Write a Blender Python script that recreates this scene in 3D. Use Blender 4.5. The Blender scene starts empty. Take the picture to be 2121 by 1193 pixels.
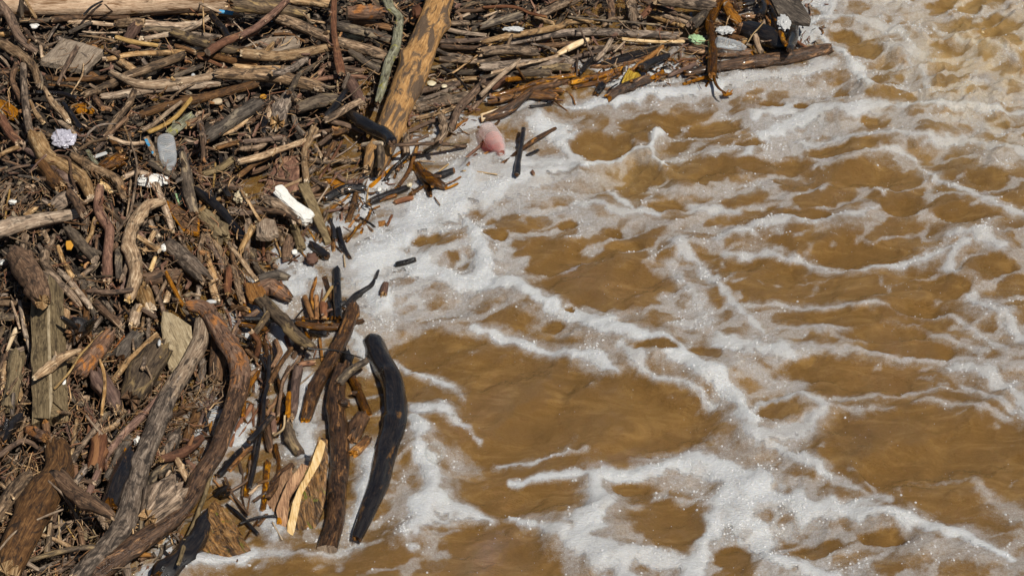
import bpy, bmesh, math, random
import numpy as np
from mathutils import Vector

# ------------------------------------------------------------------ camera, sky, sun, exposure
scene = bpy.context.scene
COL = scene.collection
W_PX, H_PX = 2121.0, 1193.0
PITCH = math.radians(38.0)
DIST = 9.0
LENS = 100.0
FPX = LENS / 36.0 * W_PX
CAM = np.array([0.0, -DIST * math.cos(PITCH), DIST * math.sin(PITCH)])
cam_data = bpy.data.cameras.new('camera')
cam_data.lens = LENS
cam_data.sensor_width = 36.0
cam_data.clip_end = 500.0
cam = bpy.data.objects.new('camera', cam_data)
cam.location = CAM
cam.rotation_euler = (math.pi / 2 - PITCH, 0, 0)
COL.objects.link(cam)
scene.camera = cam

SUN_EL, SUN_AZ = math.radians(56), math.radians(143)     # azimuth from +Y (away from the camera) towards +X
sun_dir = Vector((math.sin(SUN_AZ) * math.cos(SUN_EL), math.cos(SUN_AZ) * math.cos(SUN_EL), math.sin(SUN_EL)))
world = bpy.data.worlds.new('World')
scene.world = world
world.use_nodes = True
wn = world.node_tree.nodes
sky = wn.new('ShaderNodeTexSky')
sky.sky_type = 'NISHITA'
sky.sun_disc = False
sky.sun_elevation = SUN_EL
sky.sun_rotation = SUN_AZ
world.node_tree.links.new(sky.outputs[0], wn['Background'].inputs[0])
wn['Background'].inputs[1].default_value = 0.048
sl = bpy.data.lights.new('sun', 'SUN')
sl.energy = 5.0
sl.angle = math.radians(0.5)
sl.color = (1.0, 0.95, 0.86)
so = bpy.data.objects.new('sun', sl)
so.rotation_euler = sun_dir.to_track_quat('Z', 'Y').to_euler()
so.location = (3, 5, 10)
COL.objects.link(so)
vs = scene.view_settings
vs.view_transform = 'Standard'
vs.look = 'None'
vs.exposure = 0.08
vs.gamma = 1.0
scene.cycles.use_denoising = True
scene.cycles.max_bounces = 8
scene.cycles.transparent_max_bounces = 12
scene.cycles.caustics_reflective = False
scene.cycles.caustics_refractive = False

RNG = np.random.default_rng(11)
random.seed(5)

# ------------------------------------------------------------------ photo point -> place in the world
CP, SP = math.cos(PITCH), math.sin(PITCH)
def at(u, v, z=0.0):
    """point of the place at height z that the photograph shows at pixel (u, v)"""
    x = (u - W_PX / 2) / FPX
    y = -(v - H_PX / 2) / FPX
    d = np.array([x, CP + y * SP, -SP + y * CP])
    t = (z - CAM[2]) / d[2]
    return CAM + d * t
def to_px(p):
    q = np.asarray(p, float) - CAM
    x = q[..., 0]
    y = q[..., 1] * SP + q[..., 2] * CP
    w = q[..., 1] * CP - q[..., 2] * SP
    return np.stack([x / w * FPX + W_PX / 2, H_PX / 2 - y / w * FPX], -1)
def mpp(p):
    q = np.asarray(p, float) - CAM
    return float(q[1] * CP - q[2] * SP) / FPX
def sstep(a, b, x):
    t = np.clip((x - a) / (b - a), 0, 1)
    return t * t * (3 - 2 * t)

# ------------------------------------------------------------------ noise
def _h(i, j, k, s):
    n = (i.astype(np.int64) * 374761393 + j.astype(np.int64) * 668265263 + k.astype(np.int64) * 2147483647 + s * 974634777) & 0xFFFFFFFF
    n = ((n ^ (n >> 13)) * 1274126177) & 0xFFFFFFFF
    n = ((n ^ (n >> 16)) * 2246822519) & 0xFFFFFFFF
    return ((n ^ (n >> 15)) & 0xFFFFFF) / float(0xFFFFFF)
def noise3(x, y, z, s=0):
    x, y, z = np.broadcast_arrays(np.asarray(x, float), np.asarray(y, float), np.asarray(z, float))
    xi, yi, zi = np.floor(x), np.floor(y), np.floor(z)
    fx, fy, fz = x - xi, y - yi, z - zi
    fx, fy, fz = fx * fx * (3 - 2 * fx), fy * fy * (3 - 2 * fy), fz * fz * (3 - 2 * fz)
    r = 0
    for a in (0, 1):
        wx = fx if a else 1 - fx
        for b in (0, 1):
            wy = fy if b else 1 - fy
            for c in (0, 1):
                wz = fz if c else 1 - fz
                r = r + wx * wy * wz * _h(xi + a, yi + b, zi + c, s)
    return r * 2 - 1
def noise2(x, y, s=0):
    x, y = np.broadcast_arrays(np.asarray(x, float), np.asarray(y, float))
    xi, yi = np.floor(x), np.floor(y)
    fx, fy = x - xi, y - yi
    fx, fy = fx * fx * fx * (fx * (fx * 6 - 15) + 10), fy * fy * fy * (fy * (fy * 6 - 15) + 10)
    z0 = np.zeros_like(xi)
    a = _h(xi, yi, z0, s); b = _h(xi + 1, yi, z0, s); c = _h(xi, yi + 1, z0, s); d = _h(xi + 1, yi + 1, z0, s)
    return ((a * (1 - fx) + b * fx) * (1 - fy) + (c * (1 - fx) + d * fx) * fy) * 2 - 1
def fbm2(x, y, s=0, o=4):
    r, a, t = 0, 1.0, 0
    for i in range(o):
        c, sn = math.cos(i * 1.1), math.sin(i * 1.1)
        r = r + a * noise2((x * c - y * sn) * 2 ** i, (x * sn + y * c) * 2 ** i, s + i * 7)
        t += a; a *= 0.5
    return r / t
def vor2(x, y, s=0):
    """distance to nearest and second nearest cell point"""
    xi, yi = np.floor(x), np.floor(y)
    f1 = np.full(x.shape, 9.0); f2 = np.full(x.shape, 9.0)
    for a in (-1, 0, 1):
        for b in (-1, 0, 1):
            z0 = np.zeros_like(xi)
            px = xi + a + 0.1 + 0.8 * _h(xi + a, yi + b, z0, s)
            py = yi + b + 0.1 + 0.8 * _h(xi + a, yi + b, z0 + 1, s)
            d = np.hypot(px - x, py - y)
            f2 = np.minimum(f2, np.maximum(f1, d))
            f1 = np.minimum(f1, d)
    return f1, f2
def polydist(px, py, pts, vals=None):
    """distance of points to a polyline and an interpolated value along it"""
    best = np.full(px.shape, 1e9); val = np.zeros(px.shape)
    for i in range(len(pts) - 1):
        ax, ay = pts[i]; bx, by = pts[i + 1]
        dx, dy = bx - ax, by - ay
        t = np.clip(((px - ax) * dx + (py - ay) * dy) / (dx * dx + dy * dy + 1e-12), 0, 1)
        d = np.hypot(px - ax - t * dx, py - ay - t * dy)
        m = d < best
        best = np.where(m, d, best)
        if vals is not None:
            val = np.where(m, vals[i] * (1 - t) + vals[i + 1] * t, val)
    return best, val

# ------------------------------------------------------------------ materials
def newmat(name):
    m = bpy.data.materials.new(name)
    m.use_nodes = True
    nt = m.node_tree
    return m, nt, nt.nodes['Principled BSDF']
class NB:
    def __init__(s, nt): s.nt = nt
    def n(s, t, **kw):
        o = s.nt.nodes.new(t)
        for k, v in kw.items():
            if k.startswith('i_'):
                key = k[2:]
                o.inputs[int(key) if key.isdigit() else key.replace('_', ' ')].default_value = v
            else: setattr(o, k, v)
        return o
    def l(s, a, b): s.nt.links.new(a, b)
    def math(s, op, a, b=None, clamp=False):
        o = s.nt.nodes.new('ShaderNodeMath'); o.operation = op; o.use_clamp = clamp
        for i, x in enumerate((a, b)):
            if x is None: continue
            if isinstance(x, (int, float)): o.inputs[i].default_value = x
            else: s.l(x, o.inputs[i])
        return o.outputs[0]
    def rng(s, x, a, b, c=0.0, d=1.0):
        o = s.nt.nodes.new('ShaderNodeMapRange'); o.interpolation_type = 'SMOOTHSTEP'
        s.l(x, o.inputs[0])
        for i, q in enumerate((a, b, c, d)): o.inputs[i + 1].default_value = q
        return o.outputs[0]
    def mix(s, f, a, b, mode='MIX'):
        o = s.nt.nodes.new('ShaderNodeMix'); o.data_type = 'RGBA'; o.blend_type = mode
        for i, x in ((0, f), (6, a), (7, b)):
            if isinstance(x, (int, float)): o.inputs[i].default_value = x
            elif isinstance(x, tuple): o.inputs[i].default_value = x if len(x) == 4 else x + (1,)
            else: s.l(x, o.inputs[i])
        return o.outputs[2]
    def noise(s, vec, scale, detail=3.0, rough=0.55, dist=0.0):
        o = s.n('ShaderNodeTexNoise'); s.l(vec, o.inputs['Vector'])
        o.inputs['Scale'].default_value = scale; o.inputs['Detail'].default_value = detail
        o.inputs['Roughness'].default_value = rough; o.inputs['Distortion'].default_value = dist
        return o.outputs['Fac']
    def scale(s, vec, sc):
        o = s.n('ShaderNodeMapping'); s.l(vec, o.inputs[0]); o.inputs['Scale'].default_value = sc
        return o.outputs[0]

def wood(name, dark, mid, light, stain=(0.014, 0.010, 0.008), stain_amt=0.35, patch=None, patch_amt=0.0, rough=0.75, wet=0.0, bump=0.5, vary=0.3, patch_scale=(28, 9), moss=0.0, crack=0.5, coat=0.22):
    m, nt, p = newmat(name)
    b = NB(nt)
    uv = b.n('ShaderNodeUVMap').outputs[0]
    geo = b.n('ShaderNodeNewGeometry')
    oi = b.n('ShaderNodeObjectInfo')
    g1 = b.noise(b.scale(uv, (190, 14, 1)), 1.0, 4, 0.65, 0.6)
    g2 = b.noise(b.scale(uv, (420, 26, 1)), 1.0, 3, 0.6, 0.3)
    g3 = b.noise(b.scale(uv, (75, 42, 1)), 1.0, 4, 0.65, 0.5)
    g = b.math('ADD', b.math('ADD', b.math('MULTIPLY', g1, 0.45), b.math('MULTIPLY', g2, 0.25)), b.math('MULTIPLY', g3, 0.30))
    cr = b.n('ShaderNodeValToRGB')
    b.l(g, cr.inputs[0])
    e = cr.color_ramp.elements
    e[0].position = 0.37; e[0].color = dark + (1,)
    e[1].position = 0.63; e[1].color = light + (1,)
    x = e.new(0.5); x.color = mid + (1,)
    col = cr.outputs[0]
    if patch is not None:
        pn = b.noise(b.scale(uv, patch_scale + (1,)), 1.0, 5, 0.62, 0.8)
        t = 0.70 - 0.40 * patch_amt
        pf = b.rng(pn, t - 0.05, t + 0.06)
        pc = b.mix(g2, tuple(c * 0.62 for c in patch), tuple(min(1, c * 1.25) for c in patch))
        col = b.mix(pf, col, pc)
    sn = b.noise(b.scale(uv, (48, 17, 1)), 1.0, 6, 0.7, 1.0)
    t = 0.74 - 0.42 * stain_amt
    sf = b.rng(sn, t - 0.05, t + 0.10)
    col = b.mix(b.math('MULTIPLY', sf, 0.85), col, stain)
    if crack > 0:
        ck = b.noise(b.scale(uv, (260, 5, 1)), 1.0, 2, 0.5, 0.5)
        cf = b.rng(ck, 0.30, 0.38, 1.0, 0.0)
        col = b.mix(b.math('MULTIPLY', cf, crack), col, tuple(c * 0.22 for c in dark))
    if moss > 0:
        mn = b.noise(b.scale(uv, (30, 22, 1)), 1.0, 5, 0.7, 0.5)
        mf = b.rng(mn, 0.62 - 0.12 * moss, 0.68 - 0.1 * moss)
        col = b.mix(mf, col, (0.13, 0.13, 0.015))
    val = b.math('ADD', b.math('MULTIPLY', oi.outputs['Random'], 2 * vary), 1.0 - vary)
    hs = b.n('ShaderNodeHueSaturation')
    b.l(col, hs.inputs['Color']); b.l(val, hs.inputs['Value'])
    r2 = b.math('FRACT', b.math('MULTIPLY', oi.outputs['Random'], 17.3))
    sv = 0.5 if vary > 0.1 else 0.08
    b.l(b.math('ADD', b.math('MULTIPLY', r2, sv), 1.0 - sv * 0.5), hs.inputs['Saturation'])
    b.l(hs.outputs[0], p.inputs['Base Color'])
    rr = b.math('ADD', b.math('MULTIPLY', g2, 0.25), rough - 0.12)
    if wet > 0:
        wn_ = b.noise(b.scale(uv, (40, 16, 1)), 1.0, 3)
        rr = b.math('ADD', b.rng(wn_, 0.35, 0.65, 0.12, 0.42), b.math('MULTIPLY', g2, 0.15))
        p.inputs['Specular IOR Level'].default_value = 0.32
        p.inputs['Coat Weight'].default_value = coat * wet
        p.inputs['Coat Roughness'].default_value = 0.07
    else:
        p.inputs['Specular IOR Level'].default_value = 0.25
    b.l(rr, p.inputs['Roughness'])
    bp = b.n('ShaderNodeBump')
    bp.inputs['Strength'].default_value = bump
    bp.inputs['Distance'].default_value = 0.011
    hgt = b.math('ADD', g, b.math('MULTIPLY', sn, -0.5))
    b.l(hgt, bp.inputs['Height'])
    b.l(bp.outputs[0], p.inputs['Normal'])
    return m

M = {}
M['gy'] = wood('weathered_grey_wood', (0.058, 0.037, 0.024), (0.18, 0.123, 0.080), (0.45, 0.335, 0.235), stain_amt=0.58)
M['dk'] = wood('dark_weathered_wood', (0.030, 0.022, 0.016), (0.080, 0.058, 0.040), (0.19, 0.145, 0.10), stain_amt=0.5, patch=(0.26, 0.19, 0.11), patch_amt=0.35)
M['tn'] = wood('tan_dry_wood', (0.11, 0.062, 0.032), (0.30, 0.192, 0.106), (0.60, 0.45, 0.285), stain_amt=0.46)
M['br'] = wood('brown_dry_wood', (0.032, 0.017, 0.010), (0.110, 0.061, 0.033), (0.27, 0.162, 0.090), stain_amt=0.5)
M['rb'] = wood('red_brown_bark', (0.045, 0.022, 0.014), (0.125, 0.062, 0.040), (0.23, 0.125, 0.08), stain_amt=0.35, patch=(0.27, 0.15, 0.09), patch_amt=0.3)
M['bk'] = wood('black_wet_wood', (0.003, 0.0025, 0.0025), (0.008, 0.0065, 0.006), (0.026, 0.019, 0.014), stain=(0.004, 0.003, 0.003), stain_amt=0.4, patch=(0.11, 0.06, 0.025), patch_amt=0.14, wet=1.0, bump=0.5, coat=0.6)
M['wo'] = wood('wet_orange_brown_wood', (0.035, 0.014, 0.005), (0.13, 0.052, 0.013), (0.33, 0.15, 0.035), stain_amt=0.55, patch=(0.48, 0.23, 0.05), patch_amt=0.3, wet=1.0, bump=0.7)
M['wd'] = wood('wet_dark_brown_wood', (0.018, 0.008, 0.003), (0.065, 0.029, 0.010), (0.17, 0.078, 0.024), stain=(0.008, 0.005, 0.003), stain_amt=0.5, patch=(0.34, 0.145, 0.028), patch_amt=0.24, patch_scale=(50, 12), wet=0.9, bump=0.8)
M['or'] = wood('orange_rotten_wood', (0.11, 0.040, 0.008), (0.29, 0.120, 0.024), (0.47, 0.235, 0.065), stain=(0.04, 0.02, 0.01), stain_amt=0.4, bump=0.9)
M['pf'] = wood('pale_fresh_split_wood', (0.36, 0.22, 0.10), (0.60, 0.44, 0.26), (0.76, 0.63, 0.44), stain=(0.22, 0.10, 0.03), stain_amt=0.34, vary=0.12)
M['st'] = wood('yellow_straw', (0.17, 0.105, 0.048), (0.33, 0.22, 0.105), (0.50, 0.365, 0.20), stain_amt=0.3)
M['bb'] = wood('bare_orange_trunk_wood', (0.17, 0.082, 0.026), (0.34, 0.180, 0.062), (0.50, 0.295, 0.12), stain=(0.045, 0.028, 0.018), stain_amt=0.36, patch=(0.105, 0.068, 0.042), patch_amt=0.45, patch_scale=(30, 8), bump=0.7, vary=0.02)
M['pb'] = wood('peeled_pinkish_trunk_wood', (0.24, 0.145, 0.085), (0.43, 0.30, 0.20), (0.58, 0.44, 0.31), stain=(0.08, 0.04, 0.02), stain_amt=0.32, patch=(0.16, 0.085, 0.04), patch_amt=0.33, patch_scale=(30, 5), vary=0.02)
M['li'] = wood('lichen_bark', (0.07, 0.07, 0.045), (0.20, 0.19, 0.125), (0.40, 0.39, 0.28), stain=(0.04, 0.033, 0.02), stain_amt=0.45, patch=(0.30, 0.27, 0.05), patch_amt=0.28, patch_scale=(34, 26), bump=1.0, vary=0.02, crack=0.0)
M['bm'] = wood('mottled_rusty_bark', (0.05, 0.025, 0.016), (0.16, 0.085, 0.05), (0.31, 0.20, 0.13), stain_amt=0.5, patch=(0.36, 0.14, 0.035), patch_amt=0.35, patch_scale=(30, 20), bump=1.1, vary=0.08)
M['po'] = wood('olive_grey_sawn_wood', (0.068, 0.046, 0.022), (0.165, 0.118, 0.060), (0.29, 0.215, 0.115), stain=(0.035, 0.024, 0.013), stain_amt=0.48, vary=0.05)
M['pl'] = wood('grey_brown_plank_wood', (0.11, 0.082, 0.058), (0.22, 0.17, 0.125), (0.36, 0.29, 0.215), stain_amt=0.25, vary=0.03)
M['ms'] = wood('wet_mossy_bark', (0.03, 0.014, 0.005), (0.18, 0.088, 0.028), (0.42, 0.245, 0.10), stain_amt=0.55, patch=(0.40, 0.19, 0.05), patch_amt=0.3, patch_scale=(60, 40), wet=0.6, bump=1.4, moss=0.3, vary=0.02)
M['ps'] = wood('pale_beige_sawn_wood', (0.17, 0.125, 0.07), (0.31, 0.24, 0.145), (0.45, 0.37, 0.245), stain=(0.10, 0.075, 0.045), stain_amt=0.4, vary=0.02)
M['ye'] = wood('yellow_mossy_wood', (0.16, 0.085, 0.01), (0.40, 0.25, 0.03), (0.58, 0.42, 0.09), stain=(0.05, 0.03, 0.008), stain_amt=0.45, bump=1.0, vary=0.02)
TONE = {'ps': 'pale beige', 'gy': 'grey', 'dk': 'dark grey-brown', 'tn': 'tan', 'br': 'brown', 'rb': 'reddish-brown', 'bk': 'blackened wet', 'wo': 'wet orange-brown', 'wd': 'wet dark brown', 'or': 'orange rotten', 'pf': 'pale fresh', 'st': 'straw-yellow', 'bm': 'mottled bark', 'po': 'olive-grey', 'pl': 'grey-brown', 'li': 'lichen-grey', 'bb': 'bare orange', 'pb': 'peeled', 'ms': 'mossy', 'ye': 'yellow'}

def plain(name, col, rough=0.5, spec=0.4, nscale=60, namt=0.15, bump=0.2, bscale=200):
    m, nt, p = newmat(name)
    b = NB(nt)
    tc = b.n('ShaderNodeTexCoord').outputs['Object']
    n = b.noise(tc, nscale, 4)
    b.l(b.mix(n, tuple(c * (1 - namt) for c in col), tuple(min(1, c * (1 + namt)) for c in col)), p.inputs['Base Color'])
    p.inputs['Roughness'].default_value = rough
    p.inputs['Specular IOR Level'].default_value = spec
    bp = b.n('ShaderNodeBump'); bp.inputs['Strength'].default_value = bump; bp.inputs['Distance'].default_value = 0.004
    b.l(b.noise(tc, bscale, 3), bp.inputs['Height']); b.l(bp.outputs[0], p.inputs['Normal'])
    return m
M['styro'] = plain('white_polystyrene', (0.70, 0.68, 0.63), 0.75, 0.2, 70, 0.22, 0.9, 240)
M['styro_beige'] = plain('weathered_polystyrene', (0.52, 0.43, 0.28), 0.8, 0.2, 90, 0.25, 0.8, 260)
M['cream'] = plain('cream_shell', (0.55, 0.47, 0.32), 0.4, 0.5, 60, 0.1, 0.1)
M['stone'] = plain('beige_stone', (0.42, 0.33, 0.22), 0.7, 0.3, 70, 0.25, 0.4)
M['white_plastic'] = plain('white_plastic', (0.42, 0.42, 0.41), 0.35, 0.5, 60, 0.06, 0.05)
M['blue_paint'] = plain('blue_paint', (0.05, 0.24, 0.42), 0.55, 0.4, 120, 0.35, 0.3)
M['leaf'] = plain('yellow_leaf', (0.50, 0.24, 0.03), 0.6, 0.3, 90, 0.3, 0.3)
M['rust_leaf'] = plain('rust_leaf', (0.26, 0.085, 0.020), 0.6, 0.3, 90, 0.45, 0.5)
M['green_plastic'] = plain('pale_green_plastic', (0.30, 0.44, 0.24), 0.3, 0.5, 90, 0.35, 0.3)
M['purple_film'] = plain('white_and_purple_film', (0.40, 0.385, 0.44), 0.25, 0.6, 70, 0.3, 0.3)
M['wire'] = plain('black_wire', (0.012, 0.010, 0.009), 0.4, 0.4)
def clear_plastic(name, tint, opac, rim=0.55):
    m, nt, p = newmat(name)
    b = NB(nt)
    tr = b.n('ShaderNodeBsdfTransparent'); tr.inputs[0].default_value = tint + (1,)
    p.inputs['Base Color'].default_value = tuple(0.25 + 0.6 * t for t in tint) + (1,)
    p.inputs['Roughness'].default_value = 0.12
    p.inputs['Specular IOR Level'].default_value = 0.8
    lw = b.n('ShaderNodeLayerWeight'); lw.inputs[0].default_value = 0.35
    f = b.math('ADD', b.math('MULTIPLY', lw.outputs['Facing'], rim), opac, True)
    mx = b.n('ShaderNodeMixShader')
    b.l(f, mx.inputs[0]); b.l(tr.outputs[0], mx.inputs[1]); b.l(p.outputs[0], mx.inputs[2])
    b.l(mx.outputs[0], nt.nodes['Material Output'].inputs[0])
    return m
M['clear'] = clear_plastic('clear_bottle_plastic', (0.93, 0.96, 0.98), 0.08)
M['red_clear'] = clear_plastic('red_translucent_plastic', (0.86, 0.34, 0.24), 0.12)
M['pink_clear'] = clear_plastic('pinkish_clear_plastic', (0.97, 0.86, 0.83), 0.07)
M['bubble'] = clear_plastic('soap_bubble', (0.97, 0.97, 0.96), 0.02, 0.22)

# ------------------------------------------------------------------ the raft's outline (photo points on the water plane)
RAFT_EDGE = [(1790, -160), (1720, 10), (1690, 70), (1560, 130), (1470, 150), (1300, 170), (1190, 180), (1120, 205), (1040, 242), (960, 262), (885, 278), (835, 318), (800, 372), (765, 425), (712, 468), (645, 512), (575, 552), (532, 640), (536, 720), (515, 800), (475, 880), (440, 950), (432, 1030), (405, 1100), (380, 1180), (340, 1300), (280, 1700)]
PXM = DIST / FPX
def flat(u, v):
    p = at(u, v)
    return (p[0] / PXM, p[1] * SP / PXM)
EDGE_F = [flat(*p) for p in RAFT_EDGE]
def raft_in(X, Y):
    """signed distance (photo-like units) into the raft, + inside"""
    X = np.asarray(X, float); Y = np.asarray(Y, float)
    d, _ = polydist(X, Y, EDGE_F)
    # side: raft lies to the left of the outline running away -> near
    best = np.full(X.shape, 1e9); side = np.zeros(X.shape)
    for i in range(len(EDGE_F) - 1):
        ax, ay = EDGE_F[i]; bx, by = EDGE_F[i + 1]
        dx, dy = bx - ax, by - ay
        t = np.clip(((X - ax) * dx + (Y - ay) * dy) / (dx * dx + dy * dy), 0, 1)
        q = np.hypot(X - ax - t * dx, Y - ay - t * dy)
        cr = dx * (Y - ay) - dy * (X - ax)
        m = q < best - 1e-6
        best = np.where(m, q, best); side = np.where(m, -np.sign(cr), side)
    return d * side
def raft_h(x, y):
    s = raft_in(np.asarray(x) / PXM, np.asarray(y) * SP / PXM)
    return 0.085 * sstep(10, 420, s)

# ------------------------------------------------------------------ river: foam layout and waves
FOAM = """
1 780,520 860,560 950,590 1040,600 1140,640 1230,680 1330,720 1430,760 1490,800 1530,840 1560,880 | 100,90,62,50,58,60,54,48,48,55,70
1 1560,900 1620,906 1690,885 1712,850 1660,826 1580,838 1545,870 | 40,36,34,26,24,28,50
.9 1560,900 1600,930 1660,960 1720,995 | 60,50,40,24
1 960,390 900,440 820,500 760,560 790,630 | 150,170,140,120,100
.9 1000,410 1100,380 1180,350 1190,300 | 90,80,90,80
1 975,470 1008,530 1005,595 | 50,55,50
1 1490,180 1350,196 1250,213 1170,225 | 46,48,44,24
.95 1110,260 1180,290 1200,340 | 70,90,70
.9 1040,330 1110,350 1160,340 | 80,90,80
1 1720,135 1640,155 1540,165 1450,178 | 36,40,44,40
1 1660,50 1740,38 1800,48 | 16,22,20
1 1690,70 1750,110 1775,150 1800,190 | 24,50,60,30
1 1740,40 1830,55 1872,72 1885,110 | 20,36,34,30
.95 1770,115 1860,98 1925,125 | 30,44,26
.95 1880,120 1915,150 1925,185 | 22,30,24
.9 1560,235 1650,215 1750,238 1850,228 1950,222 2121,235 2250,240 | 60,55,44,40,36,36,36
.95 1540,340 1590,280 1640,245 1700,232 | 36,50,56,40
1 1640,290 1760,287 1850,291 1940,301 1990,285 2050,308 2121,330 2220,350 | 20,20,20,22,34,34,28,28
1 1668,298 1700,325 1760,319 1850,322 1890,334 1930,370 1990,400 2060,432 2130,455 | 16,20,16,16,18,20,20,18,16
.75 1190,420 1300,445 1400,430 1530,440 | 26,40,30,30
1 1490,492 1600,472 1700,462 1790,452 1832,428 | 22,30,26,26,18
1 1500,525 1600,528 1700,546 1790,560 1860,561 1930,538 1990,515 | 20,20,15,14,18,22,24
1 1970,492 2030,500 2068,522 | 30,52,36
1 1990,515 1958,560 1990,600 2060,648 2105,690 2180,720 | 28,26,34,44,46,40
1 1410,512 1455,560 1500,612 1540,660 1575,695 | 50,26,20,20,16
.72 1400,560 1440,620 1470,680 1400,690 | 50,70,80,50
.9 1540,638 1700,640 1850,643 1980,656 2030,688 2085,722 | 8,10,9,10,16,20
.85 1560,692 1700,688 1830,684 1950,690 2050,722 | 16,18,14,10,14
.85 1620,728 1750,732 1900,738 2020,738 2121,752 | 26,20,12,14,20
.9 1490,720 1580,730 1640,742 1650,775 | 60,56,50,40
.85 1520,760 1600,790 1660,800 | 50,44,30
1 1965,765 2020,752 2075,786 2125,850 2180,900 | 28,50,50,44,44
.9 1985,800 2060,833 2121,868 | 18,22,26
.8 1700,838 1800,832 1900,816 1965,808 | 14,10,9,8
.8 1712,850 1790,860 1850,852 | 8,9,7
.8 1890,840 2000,850 2085,872 | 8,9,12
1 1060,992 1150,986 1230,984 1300,992 1360,968 1430,950 1500,972 1570,1012 | 8,18,36,40,44,56,70,74
.95 1230,1000 1245,1050 1222,1100 1200,1130 | 60,76,100,90
.9 1055,1072 1120,1092 1180,1122 1265,1172 1320,1230 | 16,34,80,100,90
1 1520,1000 1490,1060 1470,1110 1440,1165 1420,1230 | 70,54,56,70,70
.85 1250,1150 1340,1165 1450,1172 | 40,46,60
1 1500,1035 1620,1040 1750,1062 1860,1082 1950,1112 2040,1142 2100,1165 | 54,76,60,50,34,20,10
1 1520,1062 1570,1100 1590,1150 1690,1192 1800,1230 | 96,90,56,44,44
.7 1560,945 1650,955 1720,980 | 40,50,30
.9 1700,985 1765,1015 1835,1045 | 24,22,12
.8 1798,1003 1818,1042 | 12,30
.75 1740,1150 1850,1138 1900,1150 2000,1150 2130,1172 | 20,24,40,40,50
.7 2030,1015 2070,1050 2125,1082 | 30,30,40
.6 1880,1000 1960,1010 2020,1000 | 8,9,7
1 845,862 920,858 968,895 990,922 | 30,34,22,10
.95 845,885 872,920 | 30,40
1 870,945 902,1000 885,1060 858,1112 | 60,80,110,60
.9 905,1050 960,1058 1015,1072 | 60,36,14
.95 810,750 870,778 950,808 972,858 | 10,14,16,10
.95 985,682 1060,706 1124,724 1188,750 1235,750 1272,775 | 24,26,22,30,40,16
.55 800,640 870,680 960,690 | 60,60,40
.8 1222,805 1182,838 1192,885 1172,922 | 24,22,18,14
.8 1030,958 1100,950 1205,930 | 10,10,9
.75 1300,830 1340,860 1395,910 | 14,9,8
.8 1280,730 1340,775 1420,800 1480,840 | 40,30,30,20
.95 590,600 640,580 | 90,80
.95 575,680 590,740 | 50,40
.95 520,890 470,930 | 44,50
.9 420,870 410,900 | 60,60
.9 300,1185 440,1180 520,1150 | 60,44,20
.7 520,1150 640,1160 760,1140 | 20,14,18
1 768,960 745,1050 730,1110 | 50,44,30
.95 735,700 770,760 | 40,30
.9 640,800 620,950 | 70,80
.85 540,1050 570,1110 | 50,50
.85 1690,5 1780,8 1850,10 | 20,14,12
.8 1340,395 1400,410 1480,408 1560,400 | 16,14,18,14
1 1200,362 1260,342 1310,318 1345,318 1378,362 | 12,16,20,24,20
1 1330,318 1350,300 1365,285 1358,272 | 8,20,36,30
.9 1380,332 1450,340 1470,325 1560,305 | 18,20,16,16
.9 1262,398 1275,415 1310,440 1360,445 | 16,16,12,10
.8 1560,395 1600,372 1680,345 | 12,14,10
.8 1820,400 1850,440 1930,455 2000,470 | 14,22,14,14
.85 1700,330 1720,370 1700,395 | 12,14,10
.9 2000,240 2040,265 2080,280 | 26,40,20
.9 1930,60 1980,90 2040,100 2100,120 | 16,20,18,18
.9 1990,190 2040,170 2080,200 | 14,24,16
.85 1880,20 1960,40 2060,20 2130,40 | 12,16,14,14
.85 1800,0 1830,25 1815,45 | 16,18,14
.9 1985,225 2000,180 2020,150 | 10,14,12
.8 230,150 300,140 420,180 | 60,50,40
.8 60,260 140,290 | 50,60
.85 40,38 120,36 | 10,12
"""
HOLES = """
1625,853,52,17 1390,1090,70,50 1515,1152,36,26 1255,600,135,46 890,508,32,11 1175,465,26,8 1035,497,24,12 1150,520,60,24 1267,480,18,12 1295,512,30,9
1130,548,40,24 1245,536,32,12 1590,562,80,28 1800,530,95,26 1680,450,60,14 1840,690,90,17 1880,720,100,14 1750,665,90,16 1960,600,50,20 1100,840,160,90
1300,860,160,70 900,730,80,40 1900,930,190,70 1350,255,60,24 1240,300,60,30 1480,260,50,20 1600,205,28,9 1660,213,16,8 1800,255,18,9 1560,300,30,12
1750,310,90,14 1600,345,90,20 1780,365,90,28 1480,350,70,22 1440,370,70,24 1380,430,40,10 1310,380,40,20 1870,430,60,20 1990,450,50,18 2050,370,40,18
1300,1010,40,10 1080,1030,120,28 1000,1130,70,40 1700,1130,60,18 1830,1120,50,12 1700,770,90,22 1800,790,80,22 1900,640,60,14 1150,680,30,12 1760,75,30,12 1790,100,40,18 1180,650,10,6 1465,745,40,12 1350,740,50,10 2060,560,30,20
"""
BASE = """
33333333333333436655
33333333333337655655
33333333336445576666
33333333787544555445
33333367866655654554
33333378775445222244
22222557654446533345
22222553111334563345
22225555200112442123
22225555201013452112
22224445421446664213
22244433421355666544
"""
dx, dy = 0.0052, 0.0062
def grow(a, b, step, far):
    xs = list(np.arange(a, b, step))
    s = step; p = xs[-1]
    while p < far:
        s *= 1.35; p += s; xs.append(p)
    s = step; p = xs[0]; pre = []
    while p > -far:
        s *= 1.35; p -= s; pre.append(p)
    return np.array(pre[::-1] + xs)
gx, gy_ = grow(-2.1, 2.1, dx, 90), grow(-1.55, 1.95, dy, 90)
GX, GY = np.meshgrid(gx, gy_)
NXg, NYg = len(gx), len(gy_)
X = GX / PXM; Y = GY * SP / PXM
PX = to_px(np.stack([GX, np.maximum(GY, -5.5), np.zeros_like(GX)], -1))
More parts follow.
